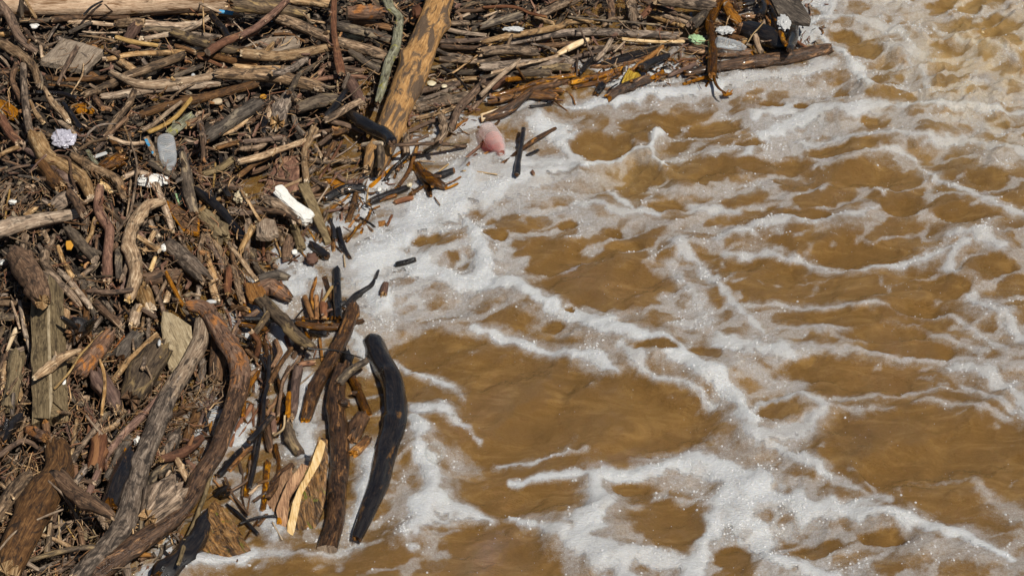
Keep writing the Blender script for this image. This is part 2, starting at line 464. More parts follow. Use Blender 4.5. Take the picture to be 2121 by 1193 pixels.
U, V = PX[..., 0], PX[..., 1]
inview = (U > -250) & (U < 2400) & (V > -250) & (V < 1450) & (GY > -5)
rin = raft_in(X, Y)
# warped coordinates give every traced shape a natural ragged edge
wx = 16 * fbm2(X / 70, Y / 45, 3, 4) + 5 * fbm2(X / 16, Y / 12, 31, 3)
wy = 10 * fbm2(X / 70, Y / 45, 9, 4) + 4 * fbm2(X / 16, Y / 12, 37, 3)
Xw, Yw = X + wx, Y + wy
edge_n = fbm2(X / 26, Y / 17, 17, 4)
halo_n = fbm2(X / 85, Y / 42, 23, 4) + 0.25
stroke = np.zeros_like(X); ridge = np.zeros_like(X)
for ln in FOAM.strip().split('\n'):
    head, ws = ln.split('|')
    tok = head.split()
    dens = float(tok[0])
    pts = [flat(*map(float, t.split(','))) for t in tok[1:]]
    ws = [float(w) for w in ws.split(',')]
    ws = [ws[min(i, len(ws) - 1)] for i in range(len(pts))]
    um = np.mean([float(t.split(',')[0]) for t in tok[1:]])
    if um > 1380:
        if max(ws) > 55: dens *= 0.95
        else: dens *= 0.76; ws = [w * 1.35 for w in ws]
    mx = max(ws) * 2.2 + 40
    xs = [p[0] for p in pts]; ys = [p[1] for p in pts]
    m = (X > min(xs) - mx) & (X < max(xs) + mx) & (Y > min(ys) - mx) & (Y < max(ys) + mx)
    d, w = polydist(Xw[m], Yw[m], pts, ws)
    k = d / (w * 0.5 + 1.5)
    core = dens * (1 - sstep(0.15, 1.25, k + 0.55 * edge_n[m]))
    halo = dens * 0.58 * (1 - sstep(0.7, 2.7, k + 0.9 * edge_n[m] + 1.1 * halo_n[m]))
    s = np.maximum(core, halo)
    stroke[m] = np.maximum(stroke[m], s)
    ridge[m] = np.maximum(ridge[m], dens * np.exp(-(d / (w * 0.55 + 5)) ** 2) * np.clip(w / 45, 0.35, 1.2))
hole = np.zeros_like(X)
for t in HOLES.split():
    u, v, a, b_ = map(float, t.split(','))
    c = flat(u, v); s = mpp(at(u, v)) / PXM
    m = (abs(X - c[0]) < a * s * 2) & (abs(Y - c[1]) < b_ * s * 2.4)
    k = np.hypot((Xw[m] - c[0]) / (a * s), (Yw[m] - c[1]) / (b_ * s))
    hole[m] = np.maximum(hole[m], 1 - sstep(0.72, 1.2, k + 0.3 * edge_n[m]))
rows = BASE.strip().split('\n')
bm_ = np.array([[int(c) for c in r] for r in rows], float) / 9
bi = np.clip(U / 106.05 - 0.5, 0, 18.999); bj = np.clip(V / 99.4 - 0.5, 0, 10.999)
i0, j0 = bi.astype(int), bj.astype(int); fi, fj = bi - i0, bj - j0
base = (bm_[j0, i0] * (1 - fi) + bm_[j0, i0 + 1] * fi) * (1 - fj) + (bm_[j0 + 1, i0] * (1 - fi) + bm_[j0 + 1, i0 + 1] * fi) * fj
base = np.where(inview, base, 0.42 + 0.25 * fbm2(X / 500, Y / 300, 51, 3))
# foam lace: cell walls stretched along the flow
fa = math.radians(-14)
XR = Xw * math.cos(fa) - Yw * math.sin(fa); YR = Xw * math.sin(fa) + Yw * math.cos(fa)
f1, f2 = vor2(XR / 150, YR / 46, 5)
lace = 1 - sstep(0.02, 0.42, f2 - f1)
f1, f2 = vor2(XR / 62, YR / 23, 8)
lace2 = 1 - sstep(0.02, 0.5, f2 - f1)
big = 0.5 + 0.5 * fbm2(XR / 150, YR / 60, 77, 5)
L = 0.42 * lace + 0.22 * lace2 + 0.50 * big
film = sstep(0.98 - base * 1.02, 1.30 - base * 0.95, L + 0.10 * edge_n + 0.05) * (0.34 + 0.46 * base)
thin = 0.30 * sstep(0.30, 0.75, big) * sstep(0.1, 0.6, base)
D = np.maximum(np.maximum(film, thin), stroke)
lap = sstep(-45, -5, rin) * (1 - sstep(35, 105, rin)) * sstep(-0.30, 0.10, fbm2(X / 60, Y / 40, 171, 4))
D = np.maximum(D, 0.9 * lap)
D = D * (1 - 0.93 * hole)
D = np.clip(D, 0, 1)
turb = np.clip(np.exp(-(((U - 2080) / 260) ** 2 + ((V - 110) / 190) ** 2)) + 0.5 * np.exp(-(((U - 1320) / 110) ** 2 + ((V - 350) / 60) ** 2)), 0, 1)
turb = np.where(inview, turb, 0.15)
open_ = 1 - sstep(-20, 60, rin)
swell = fbm2(XR / 330, YR / 120, 91, 3)
chop = fbm2(XR / 120, YR / 52, 97, 3)
rid = 1 - np.abs(fbm2(XR / 80, YR / 48, 111, 4)) * 2.4
HGT = open_ * (0.036 * swell + 0.024 * chop + 0.018 * ridge) + 0.003 * chop
HGT += open_ * turb * (0.035 * fbm2(X / 110, Y / 80, 123, 4) + 0.022 * np.clip(rid, 0, 1) ** 2 - 0.01)
HGT -= open_ * 0.008 * hole
# curl of cream water in mid-river
for (pts_, w_, a_) in (([(1200, 365), (1265, 340), (1320, 320), (1350, 330), (1382, 374)], 16, 0.022), ([(1360, 275), (1352, 300), (1335, 320)], 20, 0.018),
                       ([(1790, 185), (1815, 195), (1840, 188)], 12, 0.02), ([(1975, 1040), (1800, 1010), (1770, 985)], 10, 0.012),
                       ([(1660, 525), (1760, 505), (1860, 500), (1900, 520)], 24, 0.02), ([(1180, 580), (1260, 565), (1340, 575)], 40, 0.014),
                       ([(1400, 395), (1480, 385), (1600, 350)], 22, 0.022), ([(1860, 100), (1900, 85), (1960, 90)], 34, 0.03)):
    dd, _ = polydist(Xw, Yw, [flat(*p) for p in pts_])
    HGT += a_ * np.exp(-(dd / w_) ** 2)
far = sstep(2.2, 4.0, np.maximum(abs(GX), abs(GY)))
HGT = HGT * (1 - far)

def smooth(me):
    me.polygons.foreach_set('use_smooth', np.ones(len(me.polygons), dtype=bool))
def grid_mesh(name, co, faces, attrs):
    me = bpy.data.meshes.new(name)
    nf = len(faces)
    me.vertices.add(len(co)); me.loops.add(nf * 4); me.polygons.add(nf)
    me.vertices.foreach_set('co', co.astype(np.float32).ravel())
    me.loops.foreach_set('vertex_index', faces.astype(np.int32).ravel())
    me.polygons.foreach_set('loop_start', np.arange(0, nf * 4, 4, dtype=np.int32))
    me.update(calc_edges=True)
    smooth(me)
    for k, v in attrs.items():
        a = me.attributes.new(k, 'FLOAT', 'POINT')
        a.data.foreach_set('value', v.astype(np.float32).ravel())
    me.validate()
    return me
idx = np.arange(NXg * NYg).reshape(NYg, NXg)
quads = np.stack([idx[:-1, :-1], idx[:-1, 1:], idx[1:, 1:], idx[1:, :-1]], -1).reshape(-1, 4)
co = np.stack([GX, GY, HGT], -1).reshape(-1, 3)
aer = np.clip(turb * (0.55 + 0.6 * fbm2(X / 60, Y / 40, 131, 4)), 0, 1)

# river material: turbid brown water under a film of fine bubbles
def river_mat(name, is_foam):
    m, nt, p = newmat(name)
    b = NB(nt)
    tc = b.n('ShaderNodeTexCoord').outputs['Object']
    d = b.n('ShaderNodeAttribute', attribute_name='foam').outputs['Fac']
    ae = b.n('ShaderNodeAttribute', attribute_name='aer').outputs['Fac']
    fine = b.noise(tc, 330, 3, 0.65)
    med = b.noise(tc, 90, 4, 0.6)
    vo = b.n('ShaderNodeTexVoronoi'); vo.feature = 'F1'; b.l(tc, vo.inputs['Vector']); vo.inputs['Scale'].default_value = 190
    vo2 = b.n('ShaderNodeTexVoronoi'); vo2.feature = 'F1'; b.l(tc, vo2.inputs['Vector']); vo2.inputs['Scale'].default_value = 85
    streak = b.noise(b.scale(tc, (90, 260, 90)), 1.0, 4, 0.65, 0.7)
    cloud = b.noise(tc, 5.5, 4, 0.6)
    brown = b.mix(streak, (0.138, 0.0725, 0.0175), (0.212, 0.117, 0.034))
    silt = b.noise(b.scale(tc, (5, 13, 8)), 1.0, 5, 0.65, 1.4)
    brown = b.mix(b.math('MULTIPLY', b.rng(silt, 0.45, 0.72), 0.75), brown, (0.285, 0.166, 0.054))
    brown = b.mix(b.math('MULTIPLY', b.rng(cloud, 0.5, 0.75), 0.55), brown, (0.112, 0.059, 0.013))
    brown = b.mix(b.math('MULTIPLY', ae, 0.75), brown, (0.44, 0.30, 0.125))
    if is_foam:
        cov = b.rng(b.math('ADD', d, b.math('MULTIPLY', b.math('SUBTRACT', fine, 0.5), 0.5)), 0.08, 1.08)
    else:
        cov = b.rng(b.math('ADD', b.math('ADD', d, b.math('MULTIPLY', b.math('SUBTRACT', fine, 0.5), 0.62)), b.math('MULTIPLY', b.math('SUBTRACT', med, 0.5), 0.34)), 0.12, 1.08)
    fcol = b.mix(med, (0.52, 0.535, 0.55) if is_foam else (0.45, 0.465, 0.48), (0.68, 0.69, 0.695) if is_foam else (0.60, 0.61, 0.615))
    fcol = b.mix(b.math('MULTIPLY', ae, 0.8), fcol, (0.70, 0.58, 0.38))
    col = b.mix(b.math('MULTIPLY', cov, 0.94), brown, fcol)
    b.l(col, p.inputs['Base Color'])
    p.inputs['IOR'].default_value = 1.33
    p.inputs['Subsurface Weight'].default_value = 0.25 if is_foam else 0.65
    p.inputs['Subsurface Radius'].default_value = (1.0, 0.75, 0.45)
    p.inputs['Subsurface Scale'].default_value = 0.006 if is_foam else 0.022
    p.inputs['Specular IOR Level'].default_value = 1.0
    b.l(b.math('ADD', b.math('MULTIPLY', cov, 0.20), 0.05), p.inputs['Roughness'])
    dome = b.math('ADD', b.math('MULTIPLY', b.math('SUBTRACT', 0.6, vo.outputs['Distance']), 0.6), b.math('MULTIPLY', b.math('SUBTRACT', 0.6, vo2.outputs['Distance']), 0.7))
    hh = b.math('ADD', b.math('MULTIPLY', dome, b.math('MULTIPLY', b.math('MULTIPLY', cov, b.rng(b.noise(tc, 14, 2), 0.35, 0.65)), 0.0036)), b.math('MULTIPLY', streak, 0.019))
    hh = b.math('ADD', hh, b.math('MULTIPLY', b.noise(b.scale(tc, (22, 44, 30)), 1.0, 2, 0.5, 0.6), 0.006))
    bp = b.n('ShaderNodeBump'); bp.inputs['Distance'].default_value = 1.0; bp.inputs['Strength'].default_value = 0.75
    b.l(hh, bp.inputs['Height']); b.l(bp.outputs[0], p.inputs['Normal'])
    return m
M['river'] = river_mat('turbid_river_water', False)
M['foam'] = river_mat('river_foam_bubbles', True)
me = grid_mesh('river_water', co, quads, {'foam': D, 'aer': aer})
me.materials.append(M['river'])
river = bpy.data.objects.new('river_water', me)
river['kind'] = 'structure'
river['label'] = 'turbid brown river water with thin foam streaks'
COL.objects.link(river)

# thick foam lies on the water as a sheet of its own
def blur(a, n=2):
    for _ in range(n):
        a = (np.roll(a, 1, 0) + np.roll(a, -1, 0) + 2 * a) / 4
        a = (np.roll(a, 1, 1) + np.roll(a, -1, 1) + 2 * a) / 4
    return a
thick = sstep(0.55, 1.05, blur(D, 10))
puff = 0.55 + 0.5 * fbm2(X / 60, Y / 40, 141, 3)
lift = 0.0004 + 0.013 * thick * puff * (1 - 0.45 * sstep(0, 120, rin))
keep = (D + 0.10 * edge_n > 0.66) & (far < 0.5) & (rin < 260)
lift = 0.0003 + lift * sstep(0.55, 1.0, blur(keep.astype(float), 9))
kq = keep.reshape(-1)[quads].all(1)
fq = quads[kq]
used = np.unique(fq)
remap = np.full(NXg * NYg, -1); remap[used] = np.arange(len(used))
fco = co.copy(); fco[:, 2] += lift.reshape(-1)
me = grid_mesh('river_foam', fco[used], remap[fq], {'foam': np.maximum(D, 0.6).reshape(-1)[used], 'aer': aer.reshape(-1)[used]})
me.materials.append(M['foam'])
foam = bpy.data.objects.new('river_foam', me)
foam['kind'] = 'stuff'; foam['label'] = 'thick white foam drifting in bands on the brown river'; foam['category'] = 'foam'
COL.objects.link(foam)
ZTOP = (HGT + np.where(keep, np.maximum(lift, 0), 0))
def surf_z(x, y):
    i = np.clip(np.searchsorted(gx, x), 0, NXg - 1); j = np.clip(np.searchsorted(gy_, y), 0, NYg - 1)
    return ZTOP[j, i]

# single bubbles crowd the foam; tiniest domes added on brown water for sun glints
def dome_template(seg, rings):
    v = [(0, 0, 1.0)]
    for r in range(1, rings + 1):
        a = math.pi / 2 * r / rings
        for s in range(seg):
            t = 2 * math.pi * s / seg
            v.append((math.sin(a) * math.cos(t), math.sin(a) * math.sin(t), math.cos(a)))
    f = [(0, 1 + s, 1 + (s + 1) % seg) for s in range(seg)]
    for r in range(rings - 1):
        for s in range(seg):
            a, b2 = 1 + r * seg + s, 1 + r * seg + (s + 1) % seg
            f += [(a, a + seg, b2 + seg), (a, b2 + seg, b2)]
    return np.array(v), np.array(f)
dv, df = dome_template(6, 2)
cand = np.argwhere((D > 0.0) & inview & (rin < 40) & (U > 0) & (U < 2121) & (V > -10) & (V < 1200))
cand = cand[RNG.permutation(len(cand))]
cl = 0.5 + 0.5 * fbm2(X / 40, Y / 26, 151, 3)
pr = cl[cand[:, 0], cand[:, 1]] ** 4
cand = cand[RNG.random(len(cand)) < pr * (0.07 + 1.5 * sstep(0.25, 0.8, D[cand[:, 0], cand[:, 1]]))][:15000]
nb = len(cand)
rad = 0.0010 + 0.0034 * RNG.random(nb) ** 4
rad = np.where(D[cand[:, 0], cand[:, 1]] < 0.2, np.minimum(rad, 0.0014), rad)
cx = GX[cand[:, 0], cand[:, 1]] + RNG.normal(0, 0.002, nb); cy = GY[cand[:, 0], cand[:, 1]] + RNG.normal(0, 0.002, nb)
cz = ZTOP[cand[:, 0], cand[:, 1]]
bv = dv[None] * rad[:, None, None] + np.stack([cx, cy, cz - 0.0003], -1)[:, None]
bf = df[None] + (np.arange(nb) * len(dv))[:, None, None]
me = bpy.data.meshes.new('foam_bubbles_and_glints')
fl = bf.reshape(-1, 3)
me.vertices.add(nb * len(dv)); me.loops.add(len(fl) * 3); me.polygons.add(len(fl))
me.vertices.foreach_set('co', bv.astype(np.float32).ravel())
me.loops.foreach_set('vertex_index', fl.astype(np.int32).ravel())
me.polygons.foreach_set('loop_start', np.arange(0, len(fl) * 3, 3, dtype=np.int32))
me.update(calc_edges=True); smooth(me)
mb, nt_, p_ = newmat('wet_bubble_and_glint_skin')
b_ = NB(nt_)
p_.inputs['Base Color'].default_value = (0.78, 0.78, 0.77, 1); p_.inputs['Roughness'].default_value = 0.16
p_.inputs['Specular IOR Level'].default_value = 1.0
tr_ = b_.n('ShaderNodeBsdfTransparent'); lw_ = b_.n('ShaderNodeLayerWeight'); lw_.inputs[0].default_value = 0.4
mx_ = b_.n('ShaderNodeMixShader')
b_.l(b_.math('ADD', b_.math('MULTIPLY', lw_.outputs['Facing'], 0.25), 0.48, True), mx_.inputs[0])
b_.l(tr_.outputs[0], mx_.inputs[1]); b_.l(p_.outputs[0], mx_.inputs[2]); b_.l(mx_.outputs[0], nt_.nodes['Material Output'].inputs[0])
me.materials.append(mb)
bub = bpy.data.objects.new('foam_bubbles_and_glints', me)
bub['kind'] = 'stuff'; bub['label'] = 'tiny glinting bubbles crowded on the river foam, with added glint domes on brown water'; bub['category'] = 'bubbles'
COL.objects.link(bub)

# ------------------------------------------------------------------ driftwood builders
def link(name, me, mat, parent=None):
    o = bpy.data.objects.new(name, me)
    for m in (mat if isinstance(mat, (list, tuple)) else [mat]):
        me.materials.append(m)
    if parent is not None: o.parent = parent
    COL.objects.link(o)
    return o
def catmull(P, n):
    P = np.asarray(P, float)
    if len(P) == 2:
        t = np.linspace(0, 1, n)[:, None]
        return P[0] * (1 - t) + P[1] * t
    Q = np.vstack([2 * P[0] - P[1], P, 2 * P[-1] - P[-2]])
    seg = np.linspace(0, len(P) - 1, n)
    out = []
    for s in seg:
        i = min(int(s), len(P) - 2); t = s - i
        a, b, c, d = Q[i], Q[i + 1], Q[i + 2], Q[i + 3]
        out.append(0.5 * (2 * b + (c - a) * t + (2 * a - 5 * b + 4 * c - d) * t * t + (3 * b - a - 3 * c + d) * t ** 3))
    return np.array(out)
def tube_data(P3, R, seed, ends=('b', 'b'), rough=1.0, sides=None, knots=0):
    """one tapering, crooked stem; P3 control points (world), R radii at them"""
    rng = np.random.default_rng(seed)
    P3 = np.asarray(P3, float); R = np.asarray(R, float)
    L = float(np.sum(np.linalg.norm(np.diff(P3, axis=0), axis=1)))
    rm = float(R.mean())
    n = int(np.clip(L / max(rm * 0.6, 0.006), 5, 90))
    C = catmull(P3, n)
    Rr = np.interp(np.linspace(0, 1, n), np.linspace(0, 1, len(R)), R)
    if sides is None: sides = 26 if rm > 0.02 else 16 if rm > 0.011 else 9 if rm > 0.005 else 6
    T = np.gradient(C, axis=0); T /= np.linalg.norm(T, axis=1)[:, None] + 1e-9
    up = np.array([0.0, 0.0, 1.0])
    A = np.cross(T, up); nrm = np.linalg.norm(A, axis=1)[:, None]
    A = np.where(nrm > 0.05, A / np.maximum(nrm, 1e-6), np.array([1.0, 0, 0]))
    B = np.cross(A, T)
    s = np.concatenate([[0], np.cumsum(np.linalg.norm(np.diff(C, axis=0), axis=1))])
    # crooked axis
    wob = rm * (0.55 if rough > 0.9 else 0.16) * rough
    k = s / (rm * 9 + 0.03)
    C = C + A * (wob * noise2(k, seed * 0.37 + 0 * k, 3))[:, None] + B * (0.6 * wob * noise2(k, seed * 0.73 + 9 + 0 * k, 5))[:, None]
    th = -math.pi / 2 + 2 * math.pi * np.arange(sides) / sides
    ct, st_ = np.cos(th), np.sin(th)
    SS = s[:, None]
    f = 1 + rough * (0.17 * noise3(ct[None] * 1.1 + seed, st_[None] * 1.1, SS / (rm * 5 + 0.01), 1)
                     + 0.11 * noise3(ct[None] * 2.6 + seed, st_[None] * 2.6, SS / (rm * 2.2 + 0.008), 2)
                     + 0.085 * noise3(ct[None] * 5 + seed, st_[None] * 5, SS / (rm * 9 + 0.02), 4))
    for q in range(knots):
        tk, sk = rng.uniform(-0.5, 3.6), rng.uniform(0.08, 0.92) * L
        dth = np.angle(np.exp(1j * (th - tk)))[None]
        f = f + rng.uniform(0.2, 0.45) * np.exp(-((dth * 1.6) ** 2) - ((SS - sk) / (rm * 0.55)) ** 2)
    squash = rng.uniform(0.86, 1.0)
    RR = Rr[:, None] * f
    V = C[:, None] + A[:, None] * (RR * ct[None])[..., None] + B[:, None] * (RR * st_[None] * squash)[..., None]
    # ends
    caps = []
    for e, i in ((0, 0), (1, n - 1)):
        mode = ends[e]; sg = -1 if e == 0 else 1
        if mode == 'b':
            V[i] += T[i] * (sg * Rr[i] * rng.uniform(-0.55, 0.75, sides))[:, None]
            V[i] = C[i] + (V[i] - C[i]) * rng.uniform(0.72, 0.95)
            caps.append(C[i] + T[i] * sg * Rr[i] * rng.uniform(-0.1, 0.3))
        elif mode == 'r':
            V[i] = C[i] + (V[i] - C[i]) * 0.72 + T[i] * sg * Rr[i] * 0.12
            caps.append(C[i] + T[i] * sg * Rr[i] * 0.35)
        else:
            tilt = rng.normal(0, 0.16, 2)
            V[i] += T[i] * (sg * Rr[i] * (tilt[0] * ct + tilt[1] * st_))[:, None]
            caps.append(V[i].mean(0))
    verts = np.vstack([V.reshape(-1, 3), caps])
    uo, vo_ = rng.uniform(0, 40), rng.uniform(0, 40)
    I, J = np.meshgrid(np.arange(n - 1), np.arange(sides), indexing='ij')
    J2 = (J + 1) % sides
    faces = np.stack([I * sides + J, I * sides + J2, (I + 1) * sides + J2, (I + 1) * sides + J], -1).reshape(-1, 4).tolist()
    k1 = 2 * math.pi * rm / sides
    UA, UB, VA, VB = uo + k1 * J, uo + k1 * (J + 1), vo_ + s[I], vo_ + s[I + 1]
    uvs = np.stack([np.stack([UA, VA], -1), np.stack([UB, VA], -1), np.stack([UB, VB], -1), np.stack([UA, VB], -1)], 2).reshape(-1, 2).tolist()
    mats = [0] * len(faces)
    for e, i in ((0, 0), (1, n - 1)):
        cidx = n * sides + e
        for j in range(sides):
            j2 = (j + 1) % sides
            tri = (i * sides + j2, i * sides + j, cidx) if e == 0 else (i * sides + j, i * sides + j2, cidx)
            faces.append(tri)
            uvs += [(uo + q[0], vo_ + q[1]) for q in ((rm * ct[j2], rm * st_[j2] * 0.2), (rm * ct[j], rm * st_[j] * 0.2), (0, 0))]
            mats.append(1)
    return verts, faces, uvs, mats
def mesh_of(name, data, origin, with_caps=True):
    verts, faces, uvs, mats = data
    me = bpy.data.meshes.new(name)
    me.from_pydata((verts - origin).tolist(), [], faces)
    uvl = me.uv_layers.new(name='UVMap')
    uvl.data.foreach_set('uv', np.array(uvs, dtype=np.float32).ravel())
    me.polygons.foreach_set('use_smooth', np.array([m != 1 for m in mats], dtype=bool))
    if with_caps: me.polygons.foreach_set('material_index', np.array(mats, dtype=np.int32))
    return me
ENDMAT = {'gy': 'tn', 'dk': 'br', 'tn': 'pf', 'br': 'tn', 'rb': 'tn', 'bk': 'wd', 'wo': 'or', 'wd': 'or', 'or': 'or', 'pf': 'pf', 'st': 'st', 'bb': 'tn', 'pb': 'pf', 'li': 'br', 'bm': 'br', 'po': 'po', 'pl': 'pl', 'ms': 'or', 'ye': 'ye', 'ps': 'ps'}

# sampled stems already laid, for stacking
LAID_P, LAID_Z, LAID_W = np.zeros((0, 2)), np.zeros(0), np.zeros(0)
def lay(px_pts, widths, zoff=0.0, register=True, stack=True):
    """world control points for a stem whose photo points are known: it rests on the raft and on the stems laid before it"""
    global LAID_P, LAID_Z, LAID_W
    n = len(px_pts)
    px = np.asarray(px_pts, float)
    w = np.interp(np.linspace(0, 1, n), np.linspace(0, 1, len(widths)), widths)
    z = np.zeros(n)
    for it in range(3):
        P = np.array([at(px[i, 0], px[i, 1], z[i]) for i in range(n)])
        r = np.array([w[i] * 0.5 * mpp(P[i]) for i in range(n)])
        s = raft_in(P[:, 0] / PXM, P[:, 1] * SP / PXM)
        fl = np.where(s > 0, r * (0.25 + 0.75 * sstep(0, 150, s)), r * 0.25)
        wz = np.array([float(surf_z(q[0], q[1])) for q in P]) * (1 - sstep(20, 80, s))
        zt = np.maximum(raft_h(P[:, 0], P[:, 1]), wz) + fl + zoff + 0.004
        z = zt
    # straighten: a stem does not follow every bump
    t = np.linspace(0, 1, n)
    c = np.polyfit(t, z, 1 if n > 2 else 1)
    z = 0.3 * z + 0.7 * np.polyval(c, t)
    m = max(2, int(np.sum(np.hypot(*np.diff(px, axis=0).T)) / 7) + 1)
    tt = np.linspace(0, 1, m)
    SPX = catmull(px, m) if n > 2 else px[0] * (1 - tt[:, None]) + px[1] * tt[:, None]
    sw = np.interp(tt, t, w)
    mp = mpp(P[n // 2])
    if stack and len(LAID_P):
        base = z.copy()
        lo, hi = SPX.min(0) - 40, SPX.max(0) + 40
        nr = (LAID_P[:, 0] > lo[0]) & (LAID_P[:, 0] < hi[0]) & (LAID_P[:, 1] > lo[1]) & (LAID_P[:, 1] < hi[1])
        LP, LZ, LW = LAID_P[nr], LAID_Z[nr], LAID_W[nr]
        for it in range(3 if len(LP) else 0):
            zs = np.interp(tt, t, z)
            d = np.hypot(SPX[:, None, 0] - LP[None, :, 0], SPX[:, None, 1] - LP[None, :, 1])
            lim = 0.20 * (sw[:, None] + LW[None])
            need = np.where(d < lim, LZ[None] + 0.40 * mp * (sw[:, None] + np.minimum(LW, 60)[None]), -1)
            nd = need.max(1)
            viol = nd - zs
            k = int(np.argmax(viol))
            if viol[k] <= 0.001: break
            add = viol[k]
            tk = tt[k]
            if tk < 0.35: z = z + add * np.clip(1 - t, 0, 1) / (1 - tk)
            elif tk > 0.65: z = z + add * t / tk
            else: z = z + add
        z = np.minimum(z, base + 0.10)
    P = np.array([at(px[i, 0], px[i, 1], z[i]) for i in range(n)])
    r = np.array([w[i] * 0.5 * mpp(P[i]) for i in range(n)])
    if register:
        LAID_P = np.vstack([LAID_P, SPX]); LAID_Z = np.concatenate([LAID_Z, np.interp(tt, t, z)]); LAID_W = np.concatenate([LAID_W, sw])
    return P, r
BODY = {}
THINGS = []          # (object, pixel polyline, width, material key, manual label or None, noun)
SEED = [100]
def noun_of(px, w):
    px = np.asarray(px, float)
    L = np.sum(np.hypot(*np.diff(px, axis=0).T)); ch = np.hypot(*(px[-1] - px[0]))
    bent = 1 - ch / max(L, 1e-6) > 0.012
    if w >= 23: return 'log', bent
    if L < 4.2 * w: return 'stub', bent
    if w < 6.3: return 'twig', bent
    return ('branch' if bent else 'stick'), bent
def stem(px, widths, mat, label=None, ends='bb', zoff=0.0, noun=None, stack=True, parent=None, part='side_branch', rough=1.0, P3=None, group=None):
    SEED[0] += 1
    wm = float(np.mean(widths))
    P, r = lay(px, widths, zoff, register=parent is None, stack=stack and parent is None) if P3 is None else P3
    nn, bent = noun_of(px, wm)
    noun = noun or nn
    knots = 0 if wm < 12 else random.choice((0, 1, 2, 2, 3)) if wm < 26 else random.choice((3, 4, 5))
    if label and wm > 10: rough = rough * 0.85
    elif wm > 18: rough = rough * 1.3
    mat2 = None
    if '/' in mat: mat, mat2, fr_ = mat.split('/'); fr_ = float(fr_)
    data = tube_data(P, r, SEED[0], ends, rough, knots=knots)
    slots = [M[mat], M[ENDMAT[mat]]]
    if mat2:
        slots.append(M[mat2]); nf_ = len(data[1]); sd_ = sum(1 for q in data[3] if q == 1) // 2
        nr_ = (nf_ - 2 * sd_) // sd_
        for i in range(nf_ - 2 * sd_):
            j, a_ = divmod(i, sd_)
            if j / nr_ > fr_ + 0.10 * float(noise2(a_ * 0.8 + SEED[0], j * 0.5, 3)): data[3][i] = 2
    org = P[len(P) // 2].copy(); org[2] -= float(r.mean())
    if parent is not None:
        o = link(part, mesh_of(part, data, np.array(parent.location)), slots, parent)
        return o
    if mat == 'st': noun = 'reed'
    nm = noun.replace(' ', '_')
    if wm >= 13 or ('c' in ends and wm > 7):
        # thick pieces: an Empty with the stem and each broken or sawn end as a part of its own
        verts, faces, uvs, mats = data
        sd = sum(1 for q in mats if q == 1) // 2
        nb = len(faces) - 2 * sd
        o = bpy.data.objects.new(nm, None); COL.objects.link(o); o.location = org
        nu = sum(len(f) for f in faces[:nb])
        body = link('stem', mesh_of('stem', (verts[:-2], faces[:nb], uvs[:nu], mats[:nb]), org), slots, o)
        for e in (0, 1):
            ff = faces[nb + e * sd: nb + (e + 1) * sd]
            ids = sorted({q for f in ff for q in f}); mp_ = {q: i for i, q in enumerate(ids)}
            uv2 = uvs[nu + e * sd * 3: nu + (e + 1) * sd * 3]
            name = 'cut_end' if ends[e] == 'c' else 'broken_end'
            me_ = mesh_of(name, (verts[ids], [tuple(mp_[q] for q in f) for f in ff], uv2, [1] * sd), org, False)
            cm = ('pf' if mat in ('tn', 'bb', 'pb', 'bm') else 'or' if mat == 'bk' else 'tn') if ends[e] == 'c' else ENDMAT[mat]
            link(name, me_, M[cm], o)
    else:
        o = body = link(nm, mesh_of(nm, data, org), slots)
        o.location = org
    BODY[o.name] = body
    # snapped-off side twigs
    if wm >= 8 and not (label and wm > 24) and mat not in ('bb', 'pb', 'st', 'wire') and random.random() < (0.55 if wm > 12 else 0.3):
        for q in range(random.choice((1, 1, 2))):
            f_ = random.uniform(0.15, 0.85) * (len(P) - 1); i0_ = min(int(f_), len(P) - 2); t_ = f_ - i0_
            c_ = P[i0_] * (1 - t_) + P[i0_ + 1] * t_; rr_ = float(r[i0_] * (1 - t_) + r[i0_ + 1] * t_)
            ax_ = P[i0_ + 1] - P[i0_]; ax_ = ax_ / np.linalg.norm(ax_)
            sd_v = np.cross(ax_, [0, 0, 1.0]); sd_v /= np.linalg.norm(sd_v) + 1e-9
            an_ = random.uniform(0.25, 2.9)
            dr_ = sd_v * math.cos(an_) + np.array([0, 0, 1.0]) * math.sin(an_) * 0.8 + ax_ * random.choice((-1, 1)) * random.uniform(0.2, 0.9)
            dr_ /= np.linalg.norm(dr_)
            ln_ = rr_ * random.uniform(1.6, 3.2)
            PP = np.array([c_, c_ + dr_ * ln_ * 0.6, c_ + dr_ * ln_ + ax_ * rr_ * 0.2])
            k_ = random.uniform(0.28, 0.5)
            dd_ = tube_data(PP, np.array([rr_ * k_ * 1.2, rr_ * k_, rr_ * k_ * 0.7]), SEED[0] * 7 + q, 'bb', 1.0, sides=8)
            link('twig_stub', mesh_of('twig_stub', dd_, org), [M[mat], M[ENDMAT[mat]]], o)
    o['category'] = noun
    if group: o['group'] = group
    THINGS.append([o, np.asarray(px, float), wm, mat, label, noun, bent])
    return o

